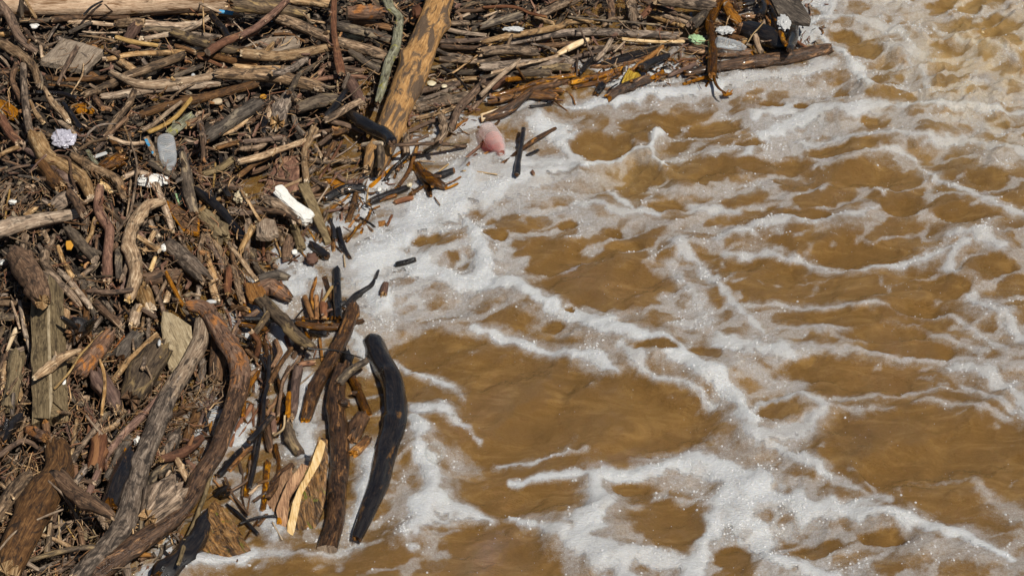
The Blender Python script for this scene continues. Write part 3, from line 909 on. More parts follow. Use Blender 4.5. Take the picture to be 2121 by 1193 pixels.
def slab(px, thick_px, mat, label, name, cat, zoff=0.0, tilt=(0, 0), parent=None, edge_mat=None, rough=0.06, bevel=0.12, axis=None, z=None):
    """flat piece with a traced outline: real thickness, uneven faces, worn edges"""
    SEED[0] += 1
    rng = np.random.default_rng(SEED[0])
    px = np.asarray(px, float)
    c = px.mean(0)
    global LAID_P, LAID_Z, LAID_W
    p0 = at(c[0], c[1], 0)
    th = thick_px * mpp(p0)
    rad = 0.45 * float(np.hypot(*(px - c).T).mean())
    if z is None:
        zb = float(raft_h(p0[0], p0[1]))
        d = np.hypot(LAID_P[:, 0] - c[0], LAID_P[:, 1] - c[1]) if len(LAID_P) else np.array([1e9])
        nz = float(np.quantile(LAID_Z[d < rad], 0.6)) if (d < rad).sum() > 2 and parent is None else 0.0
        z = max(zb, min(nz, zb + 0.06)) + th * 0.6 + zoff
    # outline resampled
    N = len(px)
    pts = []
    for i in range(N):
        a, b = px[i], px[(i + 1) % N]
        k = max(2, int(np.hypot(*(b - a)) / 9))
        for q in range(k): pts.append(a + (b - a) * q / k)
    pts = np.array(pts)
    jit = rng.normal(0, rough * 9, (len(pts), 2)); jit = (jit + np.roll(jit, 1, 0) + np.roll(jit, -1, 0)) / 3
    pts = pts + jit
    zz = z + tilt[0] * (pts[:, 0] - c[0]) * PXM + tilt[1] * (c[1] - pts[:, 1]) * PXM
    top = np.array([at(pts[i, 0], pts[i, 1], zz[i]) for i in range(len(pts))])
    cen = top.mean(0)
    n = len(pts)
    rings = []
    for (inset, dz) in ((0.55, 0.0), (1 - bevel, 0.0), (1.0, -0.18), (1.0, -0.85), (0.93, -1.0)):
        q = cen + (top - cen) * inset
        q[:, 2] += dz * th + th * 0.10 * noise3(q[:, 0] * 60, q[:, 1] * 60, SEED[0], 3)
        rings.append(q)
    V = np.vstack([cen[None]] + rings + [(cen - [0, 0, th])[None]])
    F = [(0, 1 + i, 1 + (i + 1) % n) for i in range(n)]
    for k in range(4):
        a = 1 + k * n
        F += [(a + i, a + n + i, a + n + (i + 1) % n, a + (i + 1) % n) for i in range(n)]
    last = 1 + 5 * n
    F += [(1 + 4 * n + (i + 1) % n, 1 + 4 * n + i, last) for i in range(n)]
    # orientation of outline
    area = np.sum(top[:, 0] * np.roll(top[:, 1], -1) - np.roll(top[:, 0], -1) * top[:, 1])
    if area < 0: F = [f[::-1] for f in F]
    if axis is None:
        u_, s_, vt = np.linalg.svd((top - cen)[:, :2]); ax = vt[0]
    else:
        a0, a1 = at(*axis[0]), at(*axis[1]); ax = (a1 - a0)[:2]; ax /= np.linalg.norm(ax)
    uo = rng.uniform(0, 30)
    al = V[:, 0] * ax[0] + V[:, 1] * ax[1]; ac = -V[:, 0] * ax[1] + V[:, 1] * ax[0] + V[:, 2] * 0.9
    uvs, mats = [], []
    for k, f in enumerate(F):
        uvs += [(ac[q] + uo, al[q] + uo) for q in f]
        mats.append(1 if edge_mat and n * 2 < k + 1 <= n * 5 else 0)
    org = np.array(parent.location) if parent is not None else np.array([cen[0], cen[1], cen[2] - th])
    me = mesh_of(name, (V, F, uvs, mats), org)
    me.polygons.foreach_set('use_smooth', np.zeros(len(me.polygons), dtype=bool))
    o = link(name, me, [M[mat], M[edge_mat or mat]], parent)
    if parent is None:
        o.location = org
        o['category'] = cat
        THINGS.append([o, px, 30.0, mat, label, cat, False])
        for p_ in pts[::2]:
            LAID_P = np.vstack([LAID_P, p_[None]]); LAID_Z = np.append(LAID_Z, z); LAID_W = np.append(LAID_W, 10.0)
        LAID_P = np.vstack([LAID_P, c[None]]); LAID_Z = np.append(LAID_Z, z); LAID_W = np.append(LAID_W, rad * 1.2)
    return o
def lump(u, v, a_px, b_px, h_px, mat, label, name, cat, rot=0.0, zoff=0.0, amp=0.18, freq=1.6, sub=3, flat_shade=False, z=None, rest=True):
    """irregular rounded piece: a crumb, a pebble, crumpled film"""
    SEED[0] += 1
    p = at(u, v, 0)
    zb = max(float(raft_h(p[0], p[1])), float(surf_z(p[0], p[1])))
    d = np.hypot(LAID_P[:, 0] - u, LAID_P[:, 1] - v) if len(LAID_P) else np.array([1e9])
    m = d < max(a_px, b_px) * 0.5
    if m.sum() > 2 and rest: zb = max(zb, min(float(np.quantile(LAID_Z[m], 0.7)), zb + 0.08))
    k = mpp(p)
    if z is None: z = zb + h_px * k * 0.35 + zoff
    p = at(u, v, z)
    bm = bmesh.new()
    bmesh.ops.create_icosphere(bm, subdivisions=sub, radius=1.0)
    s = SEED[0] * 3.1
    cr, sr = math.cos(rot), math.sin(rot)
    for q in bm.verts:
        c = q.co
        f = 1 + amp * float(noise3(c.x * freq + s, c.y * freq, c.z * freq, 7)) + amp * 0.5 * float(noise3(c.x * freq * 2.7 + s, c.y * freq * 2.7, c.z * freq * 2.7, 8))
        x, y, zz = c.x * f * a_px * 0.5 * k, c.y * f * b_px * 0.5 * k / 0.72, c.z * f * h_px * 0.5 * k
        q.co = (x * cr - y * sr, x * sr + y * cr, zz)
    me = bpy.data.meshes.new(name); bm.to_mesh(me); bm.free()
    if not flat_shade: smooth(me)
    o = link(name, me, M[mat])
    o.location = p
    o['category'] = cat
    THINGS.append([o, np.array([[u, v]]), a_px, mat, label, cat, False])
    return o

# ------------------------------------------------------------------ the driftwood, traced piece by piece
# crop, wood, widths, photo points within the crop, options | label      ('+' = a limb of the piece above it)
CROPS = {'A': (0, 0, 3.977), 'B': (500, 0, 3.977), 'C': (1000, 0, 3.977), 'D': (1400, 0, 3.977), 'E': (0, 280, 3.977), 'F': (500, 280, 3.977),
         'G': (0, 560, 3.977), 'H': (400, 560, 3.977), 'I': (0, 860, 3.583), 'J': (400, 860, 3.583), 'K': (1000, 180, 3.788), 'Z': (0, 0, 1.0)}
TRACE = """
A pb 215,220,190 -260,30 600,30 1300,25 1890,5 | long peeled pinkish-tan log lying level along the far edge
B tn 90 400,0 560,10 740,30 | thick tan log end below the far edge, beside the red-brown upright stick
B dk 130,140,90 -90,30 200,60 520,115 | stout dark grey log under the slanted red-brown stick at the far edge
A dk 50,45 120,170 300,175 440,165
A br 55,50 430,160 560,150 740,150
A tn 40 560,180 740,190 950,215
A br 50,45 750,125 900,150 1060,155
A bk 24,18 680,130 760,60 850,10
A br 14 860,40 970,130
A dk 34 180,-30 184,150 | dark thin pole crossing the long peeled log
A tn 30 195,-10 295,150 | pale straight stick leaning against the long peeled log
A tn 85,75 1180,205 1400,205 1640,190
A gy 75,90 960,205 1060,195 1170,190 | blunt rounded grey log end beside the tan rod
A dk 60 1180,250 1500,240
A rb 95,80 1130,205 1090,270 1030,340 | short square-edged reddish-brown stump near the weathered square plank
A tn 40,50,45 1190,320 1330,295 1470,265 1600,220 1720,150 | long tan branch rising to the twisted black stub
A tn 26 1480,112 1700,122 1980,152 | straight tan rod lying level beside the blue-painted stick
A bk 66,55,60 1730,110 1780,170 1840,240 1880,320 | twisted black stub standing out of the grey logs
A dk 80,90,75 1410,265 1600,330 1850,405 2110,440 | dark grey log lying crosswise under the cut reddish log
A rb 70,75 1710,435 1850,350 1980,300 2110,245 ends=cb | reddish-brown log with a sawn end, slanting over the dark grey log
A st 36,44,34 950,308 1080,345 1300,378 | flat orange-tan lath beside the weathered square plank
A tn 44,52 880,490 1100,455 1520,440
A br 22 860,400 990,470
A gy 70,80,70 690,790 850,725 1060,625 1290,540 1520,450 | long grey log slanting up from the dark bent stick
A br 60 1630,470 1760,470 1950,510 2120,525
A rb 30 1625,470 1740,510 1865,560
A dk 45 1430,640 1560,590 1670,550
A tn 60,80,60 840,805 1000,790 1300,740 1560,715 1810,690
A tn 48,60,95,85,70 910,590 1010,645 1130,695 1300,700 1560,665 1850,610 | smooth tan forked driftwood limb with a raised tip
Z gy 24,30,28,26 450,153 530,156 590,164 668,182 | weathered grey split log lying level, left of the red-brown upright stick
Z tn 14,16 484,138 530,142 585,144
A br 75,85,80 1150,950 1400,865 1700,800 2110,695 | long brown log slanting below the smooth tan forked limb
A bk 38,42 290,762 500,772 640,812 | dark bent stick lying level below the weathered square plank
A br 22 400,700 550,710 670,745
A br 45 380,640 600,660 900,640
A tn 40,65,55 370,730 440,850 520,930 570,1000
A tn 42,48 490,1000 560,1050 620,1110 ends=bc
A bk 45,55,45 520,850 600,960 670,1070 | blackened slanting stick beside the crumpled white film
A tn 30,45 250,830 300,930 360,1010
A rb 70,80 0,960 70,1060 170,1170
A gy 50,65,55 1110,750 1060,880 950,1020 870,1130
A gy 20 680,1170 760,1070 860,1025 1000,1025
A tn 42,38 1170,1070 1330,980 1500,840
A st 42,36 1220,1080 1430,990 1580,820
A br 45,40 830,1190 920,1090 1040,970
A gy 90,60,25 1550,1035 1640,990 1720,935
A li 92,88 1390,1110 1480,1035 1570,955 | mottled lichened stub left of the dark thick log
A dk 115,125 1690,1140 1900,1000 2120,860 | thick dark log slanting toward the orange log
A tn 40 2110,920 1960,1040 1830,1110
A br 60 1660,1020 1660,1180
A tn 24 1000,1000 1050,1120 1075,1190
A tn 20 650,290 850,320 1000,362
A tn 16 680,265 830,275 1010,270
A dk 42 560,272 660,225 750,190
A gy 16 390,340 440,260 500,180
A gy 36 240,310 310,350 385,400
A br 34 190,240 250,300 300,340
A tn 32 330,380 345,470
A br 42 1440,385 1520,405 1600,440 ends=cb
A pf 30 1530,390 1600,408 1680,400
A gy 20 1400,820 1500,740 1600,690
A br 52 780,810 840,880 910,900
A tn 44 0,285 80,285
A br 36 40,360 110,300
A tn 13 700,830 805,915
A br 20 1720,350 1820,300
A gy 50 1560,280 1820,300
A br 34 1960,420 2110,370
A tn 14 1672,-10 1676,130 1684,270
A tn 13 1925,180 2010,280 2110,395
A gy 88,95,70,55 -20,340 130,430 230,505 290,590 320,700 | thick curved grey-brown branch left of the weathered square plank
A br 95,85,70,60 -10,30 70,130 140,270 200,350 300,430 | tapering brown branch below the dark thin pole
A br 48,55 130,530 110,650 150,760 190,850
A gy 58,60,66,62 190,545 205,800 230,1000 250,1090 ends=cb | upright grey stick with a cut top above the tan bent trunk
A br 44,40 640,390 540,560 478,695 | brown stick lying over the weathered square plank
A tn 15 692,528 670,640 590,775
B tn 80,90,75 0,455 300,470 730,395
B gy 90,95,100,85,60 270,140 500,225 720,325 950,390 1200,465 1310,505 | long grey log slanting from the far edge to the lichened branch
B dk 95,85 780,215 1000,265 1240,335 | rough dark log ending at the lichened branch
B br 70 905,195 1090,205 1240,235
B bm 112,118,110 870,112 1000,112 1160,108 ends=cb z=0.05 | short bark log with a pale sawn end near the lichened branch
B dk 60,64 890,430 1000,500 1150,580
B gy 60,66 540,490 400,570 250,612
B dk 30,48,52 715,460 540,575 470,640 390,760
B rb 42,46 575,655 800,632 1070,640
B br 60 720,520 860,560 1000,600
B rb 52,60,52 -10,300 150,210 290,90 375,5 | slanted red-brown stick crossing the dark log at the far edge
B rb 95,105 890,660 945,770 985,860 | reddish-brown flat stump under the red-brown upright stick
B gy 40 885,610 835,730
B rb 44,50,56,75,70 762,-20 758,200 775,340 800,490 820,610 | red-brown upright stick with a side twig
+ rb 22,10 770,370 735,365 690,310
B tn 20 510,110 570,170 690,190
B dk 100,120,95 450,890 620,835 790,790
B gy 120,135 430,770 370,880 330,1000
B tn 75 255,880 235,985
B bk 62,78,55 870,745 780,880 690,970 | charred short stick with a grey worn top left of the orange log
B gy 55,62,58 690,985 820,920 985,840
B gy 12 1105,578 950,740 830,840
B st 17 332,842 300,980 280,1085
B st 18 785,670 797,760
B bk 66,60 178,945 180,1110
B dk 44,55 420,960 450,1050 510,1115
B br 50,46 735,1008 880,1042 1015,1098 ends=bc
B br 30 560,1100 700,1080 860,1070
B br 40 640,1190 760,1110 880,1080
B gy 50 1690,190 1880,190
B tn 30 1740,160 1880,120
B tn 42 1680,250 1850,285 2010,305
B dk 58 1900,260 2010,220 2120,180
B gy 36 1590,400 1680,445 1820,465 1900,480
B dk 40 1560,560 1800,520 1960,478
B gy 55 1640,480 1880,500 2120,480
B dk 55 1640,590 1880,600 2120,560
B br 48 1620,340 1850,340 2120,330
B br 44 1640,380 1900,400 2120,390
B tn 17 2115,318 1900,490 1740,605
B tn 38,42 1650,690 1850,652 2045,650
B gy 40 1430,845 1600,790 1760,720
B gy 90,95 1440,920 1650,860 1870,800
B br 55 1440,760 1600,730 1800,690
B tn 45 1450,980 1650,930 1850,860
B br 40 1380,1090 1560,1010 1750,960
B dk 30 1780,45 1930,30 2120,20
B br 40 1750,80 1900,90 2050,60
B gy 24 1760,120 1840,60 1960,20
B br 26 1340,150 1400,190 1450,220
B tn 16 1250,20 1330,110 1400,150
B br 15 1260,110 1420,30
B bk 18 1640,540 1780,640 1865,755
B gy 60,72,60 1640,955 1672,1080 1610,1195
B bk 34 2060,560 1960,640
B li 78,74,58,78,82,74,70,56 1195,-20 1230,75 1305,150 1290,265 1270,400 1208,530 1170,680 1115,850 | crooked lichen-covered grey branch standing left of the thick orange log
Z bb 55,57,60,61,56,52 922,-25 900,40 873,108 842,184 806,276 772,352 | thick bare orange log with brown bark remnants slanting to the foam
B bk 90,112,105,90 890,930 1050,1040 1180,1110 1250,1185 | dark log end lying across the foot of the thick orange log
B br 70,64,70 2020,665 1900,780 1790,900 1735,1065 | crooked dark branch right of the thick orange log
B br 45,40 2060,690 1990,800 1900,900
F gy 52,64 1360,0 1366,180
C gy 80,85 470,115 610,50 770,-10
C rb 28,32 0,62 250,60 400,112 525,145
C dk 66,72 -20,225 180,165 310,130
C tn 24 10,140 90,110 170,90
C gy 30 30,190 130,100
C tn 44 430,150 580,200
C br 58,64 1050,-10 1062,165 | brown upright stub in the dark hollow at the far edge
C gy 34 990,215 1060,160 1150,150
C gy 86,92,70 1205,-20 1240,130 1255,245 | grey upright post in the dark hollow at the far edge
C gy 42 1390,110 1550,150 1710,205
C gy 44 1440,60 1600,115 1745,175
C br 40 1300,0 1400,50 1600,120
C tn 36 1380,130 1500,175 1660,220
C rb 48,62 1305,145 1380,70 1480,-10 | reddish broken stick pointing into the dark hollow
C gy 110,120 1440,0 1650,20 1880,50 | weathered grey log overhanging the dark hollow at the far edge
C dk 90,70 1720,220 1780,170 1850,100
C dk 20,22 700,140 1000,172 1250,190 1460,208
C gy 92,85 -10,430 200,415 450,430 | weathered log end with a split face near the long tan forked branch
C gy 85,80 -20,540 350,545 720,500
C dk 70 200,590 450,580 720,570
C dk 60 -20,640 250,620 560,600
C br 50 0,700 150,660 300,640
C rb 50,60 90,720 150,670 215,635
C br 50 450,380 650,360 900,340
C gy 45 860,390 1000,385 1160,380
C br 40 730,470 900,430 1060,400
C gy 46,60,72,70,62 180,370 400,322 650,278 900,266 1200,277 1610,302 | long straight grey log lying level above the foam line
C tn 34,52,50,60,52,40 -10,352 150,312 400,272 600,232 720,182 905,178 | long pale tan branch with a kinked end lying over the grey log
C tn 34 70,605 300,545 500,500 650,455
C gy 24 395,368 520,392 640,452 715,485
C pf 40,62,50 620,450 740,385 865,330 | pale splintered stick with orange rot near the grey log
C pf 32 1145,328 1400,350 1660,345 | pale flat splinter lying along the wet dark plank
C tn 20 1085,430 1175,345
C br 17 790,220 850,350 905,465
C br 19 770,625 780,500 792,390
C bk 46,52 785,612 860,530 930,480
C tn 48,40 920,490 1000,420 1062,322
C tn 46,36 -20,790 130,640 310,495
C br 22 280,560 350,660
C or 46 200,660 320,650
C wo 46,52,44 70,792 250,752 450,682 620,642 765,622 | long wet orange-brown stick at the foam line by the yellow mossy chunk
C wd 55,60 400,740 560,700 700,660
C wo 50,58 720,685 900,640 1155,570 | wet orange stick touching the yellow mossy chunk
C wo 40,46 740,715 950,672 1135,605
C wo 70,80 50,835 300,785 600,795 | broad wet orange sliver at the foam line
C tn 15 480,735 680,748
C bk 30,36 385,880 470,880 560,862
C bk 55,60 925,775 985,700
C wd 84,92,80 1030,805 1180,715 1360,640 | dark soaked log lying in the foam below the yellow mossy chunk
C bk 90,50 1300,560 1400,500 1520,450
C rb 20 1575,525 1650,490 1760,490
C rb 36,46 1530,625 1640,582 1765,528 | wet reddish stick in the foam near the wet log reaching out
C rb 14 1632,485 1640,390 1695,362
C or 30 1650,695 1760,660 1870,625
D wd 55,80,122,132,122,105 80,605 340,560 600,522 900,482 1150,432 1275,400 | wet orange-streaked log reaching out into the river
D bk 150,180,150 560,230 720,290 930,370 | wet black log in the hollow behind the river log
D wo 70,85,70 100,400 350,432 620,435 | wet orange board-like log beside the clear bottle
D or 70,90,60 400,20 455,110 530,200 | rotten orange limb in the dark hollow
D wo 44 550,142 705,140
D or 40,30 540,200 500,290
D or 34 480,240 488,330
D br 44 340,280 450,300 570,325
D tn 44,52 650,290 675,380 700,445 | orange-tan stub beside the clear bottle
D tn 42 560,325 545,405
D bk 70,90,60 975,195 960,300 930,415 | jagged black stump at the river end of the hollow
D wo 44,50,40 735,-10 815,150 880,320 912,372 | wet orange stick hanging down in the dark hollow
D or 34 740,110 770,190 808,255
D bk 60 680,0 720,80 700,140
D wd 60,50 420,0 520,90
D rb 28 985,335 1075,395
D st 12 590,352 650,270 722,188
D bk 60 560,40 640,20
D or 50,30 390,780 460,775
C wd 82,76,70,76,78,70 1960,-25 1910,95 1870,205 1890,305 1895,455 1888,620 | wet branch standing upright at the foam line beside the clear bottle
+ wd 34,24,16 1890,610 1920,680 1950,730 2010,770
C wd 66,84,74,56 -10,985 150,930 270,850 400,735 | dark root lying over the pale splintered wedge
Z wd 10,11,9 1040,338 1100,293 1152,267 | dark straight stick with an orange underside floating in foam
Z bk 10,9,14 1085,266 1079,307 1070,362 | upright black stick crossed by another in the foam
Z bk 7 1090,324 1113,311
Z rb 8 1101,355 1105,362
E tn 150,135,110,112,112,86 290,20 380,170 500,230 620,310 700,390 745,510 | thick tan bent trunk beside the crumpled white film
E br 105,115 310,260 400,350 495,425
E rb 46,56,66,70,58,44 218,125 360,210 460,280 560,370 590,440 612,520 | pinkish-red bent branch lying over the thick tan bent trunk
E gy 78,90,80,92,56 600,175 750,270 870,320 970,390 1030,530 | furrowed grey log left of the oval white float
E gy 28 580,215 700,295 835,365
E br 24 470,170 560,200 590,350 632,475
E dk 30,34 150,340 280,362 400,425 505,525
E gy 120,110 460,620 550,560 630,510
E tn 30 0,600 50,480 82,415
E st 19 40,690 70,520 80,450
E tn 46 205,665 295,598
E br 28 50,300 150,260 245,240
E rb 22 240,310 310,230 382,158 | short wet red stick lying over the pinkish-red bent branch
E tn 40 0,165 70,130 145,100
E br 42 780,140 850,60 915,-5
E gy 30 640,125 750,62 885,28
E br 50 915,30 960,90 1005,135
E tn 38 900,20 1040,70 1185,70
E li 44,40 710,130 760,200 815,255
E wd 130,150 830,230 930,190 1010,180
E gy 36 590,605 690,552 765,528
E gy 44 885,605 960,680 1035,745
E rb 17 910,560 950,670 1002,752
E tn 38 702,912 755,820 780,680
E tn 44 350,795 405,890
E gy 58 690,650 702,770
E br 70 560,470 640,560 700,650
E tn 46 1240,705 1300,830
E tn 46,40 1285,800 1240,870 1175,965
E pf 38 1230,1115 1255,1060 1282,1005
E tn 48,52 1145,838 1240,900 1315,955 ends=bc
E dk 62,72,60 1235,220 1350,285 1510,385
E bk 44 1350,240 1430,180 1500,130
E br 46,40 1650,0 1668,120 1672,235
E br 34 1640,180 1652,370
E st 18 1772,228 1758,425
E po 56,62 1680,325 1800,280 1925,198
E br 46 1950,240 2108,190
E br 44 1780,110 1860,90 1960,70
E gy 62,72 1880,615 1990,638 2110,655 | smooth grey log touching the beige crumbly lump
E br 54 1830,420 1900,420 1980,450
E gy 22 1640,605 1660,500 1702,450
E tn 34 1590,672 1690,592 1815,522
E tn 36 1760,100 1880,60
E bk 60 1850,460 1890,520
E bk 66,92,100,86 1600,440 1780,590 1900,725 2012,865 | black charred log slanting right of the brown broken board
E po 110,120 1690,640 1780,740 1850,840
E gy 28 1480,830 1560,985
E gy 48,52 1635,1085 1650,950 1672,830
E br 50 1700,840 1790,1000 1830,1110
E tn 50,56 1700,965 1730,1080 1775,1195
E tn 46,58,46 1700,800 1800,930 1850,1060 1885,1200
E gy 55 2050,700 2040,850 2030,1060
E tn 60,46,38 2085,755 2010,890 1960,1000 1895,1135 | pale forked stick right of the black charred log
+ tn 36,20 2040,810 2030,770 2025,735
E tn 38,42 1865,885 2000,1060 2115,1190
E br 45 1900,960 1930,1100 1960,1190
E dk 64 960,940 970,1080 985,1195
E gy 34,44 1060,955 1040,1080 1000,1200
E dk 76,96,92,84 550,770 620,840 690,920 785,1025 ends=bc | dark log with a pale sawn end beside the yellow leaf
E tn 42,46 480,915 520,1030 605,1185
E gy 34,48,90,72,70 445,820 420,900 365,1000 390,1100 475,1195 | grey forked branch left of the yellow leaf
+ gy 50,36 370,980 335,930 315,900
E gy 46,50 785,1068 690,1155
E gy 58,64 205,820 190,970 | grey stick rising from the fat brown log
Z br 36,52,54,44 34,524 50,552 73,585 88,625 | fat brown log left of the grey forked branch
E tn 150,132,112,88 -60,795 150,742 400,692 650,645 | rotten tan log lying level against the fat grey stick
E dk 62,95,100,76 1505,150 1530,330 1560,490 1605,650 | dark pointed stake beside the oval white float
E tn 46,46,56,66,68,60,40 1015,352 1120,310 1225,335 1285,430 1340,560 1390,690 1425,795 | curved grey-tan branch arching over the oval white float
E rb 70,82,92,86,82,82,80 820,435 808,560 830,680 895,780 890,900 880,1040 885,1200 | crooked dark reddish log standing left of the mottled bent limb
Z tn 15,26,28,27,29,30,28,26 340,416 307,426 285,452 272,482 267,508 275,532 280,566 267,620 | mottled tan-and-black bent limb left of the brown broken board
E gy 17,22,24,28,26,22 1055,-20 1118,180 1122,330 1090,550 1060,660 955,815 | long thin whip-like grey branch left of the clear ridged bottle
E tn 21 1075,368 1066,520 1045,665
E gy 92,128,142,118 1375,890 1480,980 1580,1080 1690,1180 | fat grey log slanting below the white crumb
F br 42,46 -10,335 120,240 280,155
F tn 56,62,52 -10,232 150,190 300,130 520,55
F gy 50 -10,120 150,100 260,0
F br 46 20,60 200,40 330,20
F rb 24 825,50 760,180 640,365
F br 50,60 700,200 730,130 770,60
F tn 30 600,80 660,180
F br 40 760,0 880,-40
F gy 34 560,200 700,230 840,210
F br 44 -10,650 180,640 330,630
F gy 92,95,86 180,515 300,585 430,695 | smooth dark grey log under the white foam block
F po 70,74 430,740 470,840 500,945
F br 44,52,40 0,600 130,612 330,640 480,705
F gy 52 320,775 342,905
F br 80 405,850 372,1030
F rb 26 180,845 190,1045
F tn 19 270,790 322,1000
F br 40 210,960 250,1060 300,1080
F dk 58 80,950 130,1080 190,1150
F br 60 560,480 640,420 700,400
F br 34 580,360 650,400 720,420
F br 24 580,500 700,480 800,440
F bk 70,84,70 690,525 850,445 1020,440 | curved black log at the foam edge by the orange crumbling chunk
F rb 40 780,310 860,372 965,385
F bk 26 960,370 1060,330
F bk 56,66,50 1050,550 1200,490 1370,425
F wo 30,36 1035,575 1150,535 1275,500
F rb 50,56 1255,550 1330,530 1410,520
F wd 50 1390,490 1485,425
F st 13 1028,585 1046,428
F st 13 760,548 880,588
F br 56,46 880,705 920,600 948,480 | stub leaning in the foam edge below the curved black log
F or 24 885,755 975,658
F wo 32 865,875 930,800 995,735
F bk 40,48,36 800,760 830,900 895,1015 | black stick poking into foam beside the olive board
F bk 24 975,675 1095,755
F br 22 1000,720 1080,790
F rb 28 690,630 880,600
F bk 40 740,690 760,860
F br 24 650,880 700,760
F gy 18 725,585 690,700 615,875
F tn 15 720,415 618,575
F br 32 1255,85 1500,70 1690,76 1855,95
F bk 50 1515,140 1645,58 | black stub below the crooked dark branch
F dk 66,75,50 1140,100 1152,190 1140,290
F pf 48 1005,80 1090,72 1180,76
F wo 30,38,32 1290,418 1385,280 1455,75 | rusty upright stick at the foam edge
F bk 30 1180,370 1260,260 1380,160
F wd 90,80,40 1430,245 1510,370 1555,505 | dark wet root leaning over the foam
F wd 80,95,60 1490,330 1580,400 1670,450
F bk 60,52 1605,345 1755,300 ends=bc
F wo 18 1640,412 1740,385 1810,345
F or 22 1695,440 1785,400
F st 14 1560,352 1705,238
F rb 28 1855,185 1975,75
F rb 26 1860,245 1935,155
F or 17 1895,205 2035,138
F st 14 1815,290 2108,322
F rb 24 1195,745 1245,660
F br 11 1590,510 1635,578
F bk 44,50,46 1270,1065 1350,1050 1435,1025 | small black knotty stick floating alone in foam
F bk 64,74 580,900 650,950 715,1005
F st 17 845,985 856,1085
F tn 16 1465,212 1590,220
F po 18 1860,60 1720,80
F tn 82,60,54,52 600,-60 565,40 518,145 532,380 | kinked grey-tan stake rising above the olive board
+ tn 38,34,24 520,350 430,392 335,432
F tn 26,32,24 -10,455 95,620 180,745 235,865 | thin tan stick left of the white foam block
G gy 100,92,74,58 370,30 480,120 560,175 665,305 | grey log touching the top of the square timber post
G tn 56,52 480,10 560,80 640,170 735,315
G br 44 715,172 900,182 1095,160
G dk 19 620,66 780,50 925,44
G gy 70 630,450 560,650
G tn 72,64 545,325 528,490 | pale knotted stub beside the square timber post
G bk 180,200 640,520 720,440
G gy 60 -10,262 120,270 255,292
G dk 68,72 -20,395 120,385 262,402 ends=bc | short dark log with a round cut end left of the square timber post
G tn 38,42,36 170,255 200,500 242,665
G tn 24 95,255 160,480
G pf 26,46 55,650 95,570 135,480
G br 46 0,810 40,690
G po 120,130 60,1130 110,900 150,690 | olive-brown slab-like log left of the square timber post
G rb 40,48 282,725 230,960
G tn 55 150,960 175,1060
G gy 38 100,1195 110,1010
G br 28 130,1190 190,1060 230,980
G gy 26 60,1010 150,880 220,800
G dk 150,140 1130,560 1060,640 1000,740
G bm 130,150,130 910,520 740,745 640,860 | mottled bark log with black patches below the rusty curled leaf
G dk 230,260,200 1330,650 1180,850 1070,1060 | broad cracked dark log left of the pale smooth branch
G br 120,130,110 1790,560 1790,730 1780,900 | brown log standing between the pale smooth branch and the bark branch
G rb 150,165,120 790,850 860,960 970,1140 | smooth rounded red-brown log right of the square timber post
G tn 28 820,730 858,900 842,1185 | thin upright twig over the smooth rounded red-brown log
G br 62,74 780,262 880,360 985,445 | short orange-brown stick above the mottled bark log
G tn 84 1140,325 1100,465
G br 105,112,108 1175,70 1330,60 1490,40 | brown log lying level above the hollow orange stump
G tn 120,118 1175,150 1230,310 | hollow stump with an orange rotten rim
G tn 55 1395,130 1365,265
G gy 34 1285,255 1350,130 1425,15
G or 34 1365,10 1440,170 1505,292 | straight orange lath above the pale upright slab
G gy 24 1056,400 1080,520 1105,645
G gy 32,45 1225,395 1212,650 1172,805
G tn 22 940,735 995,830
G gy 24 1205,785 1250,900 1240,1030
G tn 34 1345,925 1278,1005 ends=bc
G tn 44 1310,540 1310,620 ends=bc
G br 18 1080,470 1280,500
G st 16 1250,630 1325,720
G br 38,44 1150,310 1290,390
G tn 64,66 1715,-10 1760,140 1795,245
G tn 28 1780,10 1832,165
G rb 60 1868,-10 1882,185
G gy 62 1900,-10 1960,150 1995,255
G gy 46 1962,-10 1985,110
G gy 50 1630,120 1612,285
G br 30 1450,170 1500,20
G tn 40,44,50,56 1295,518 1185,620 1062,742 905,945 ends=bc | hollow tan reed stem pointing at the pale upright slab
G st 21 448,975 560,850 660,700 850,500 | long yellow straw lying over the square timber post
G tn 50,96,80,36 285,885 400,800 520,712 665,655 | bleached grooved driftwood lying across the square timber post
G gy 40 480,1160 600,1190
G br 30 640,1130 720,1190
Z rb 18,17,15,13 346,806 293,862 225,936 183,1022 | straight reddish-tan stick left of the pale smooth branch
H bm 120,150,90 500,190 640,140 790,235 | dark log with a crumbling orange end at the foam
H dk 85,90,60 545,60 680,30 785,60
H br 50 320,300 450,320
H wd 50 390,440 600,480
H bk 48,52 420,395 640,410 850,435
H dk 60 520,530 590,420 620,360
H rb 50,60 530,720 540,600 480,500
H br 40 450,650 520,740
H bk 30 560,700 600,830
H dk 112,116,110,80 565,250 710,395 850,540 990,645 | dark log with an orange stripe slanting through the white foam
H wd 52,74,64,50 850,440 1050,472 1250,452 1392,418 | wet dark curved stick lying level across the upright sticks
H wd 24 840,408 1020,400 1210,404
H bk 66,72,70 1180,-10 1186,200 1192,400 | black upright stick standing in the foam
H bk 56,64,50,22 1240,315 1350,205 1470,125 1530,0 | black crooked branch reaching into the foam
H or 44 915,215 980,395
H or 40 1010,215 1018,395
H st 28 1145,125 1040,295
H bk 42 1110,258 1145,392
H rb 62 1060,280 1068,395
H bk 60 960,520 1110,530
H or 40,50,38 680,575 712,680 655,790 | curved orange stick in the pale foam pocket
H rb 40 775,540 805,645
H or 28 1048,560 1062,745
H br 38,42 805,640 720,780 635,930
H br 26,32 880,705 760,880 730,1000 700,1195
H rb 48,52 870,780 1000,762
H rb 80,84 880,800 820,1000 790,1195
H or 46 795,1005 768,1190
H or 36 712,1020 605,1185
H tn 15 862,958 990,835
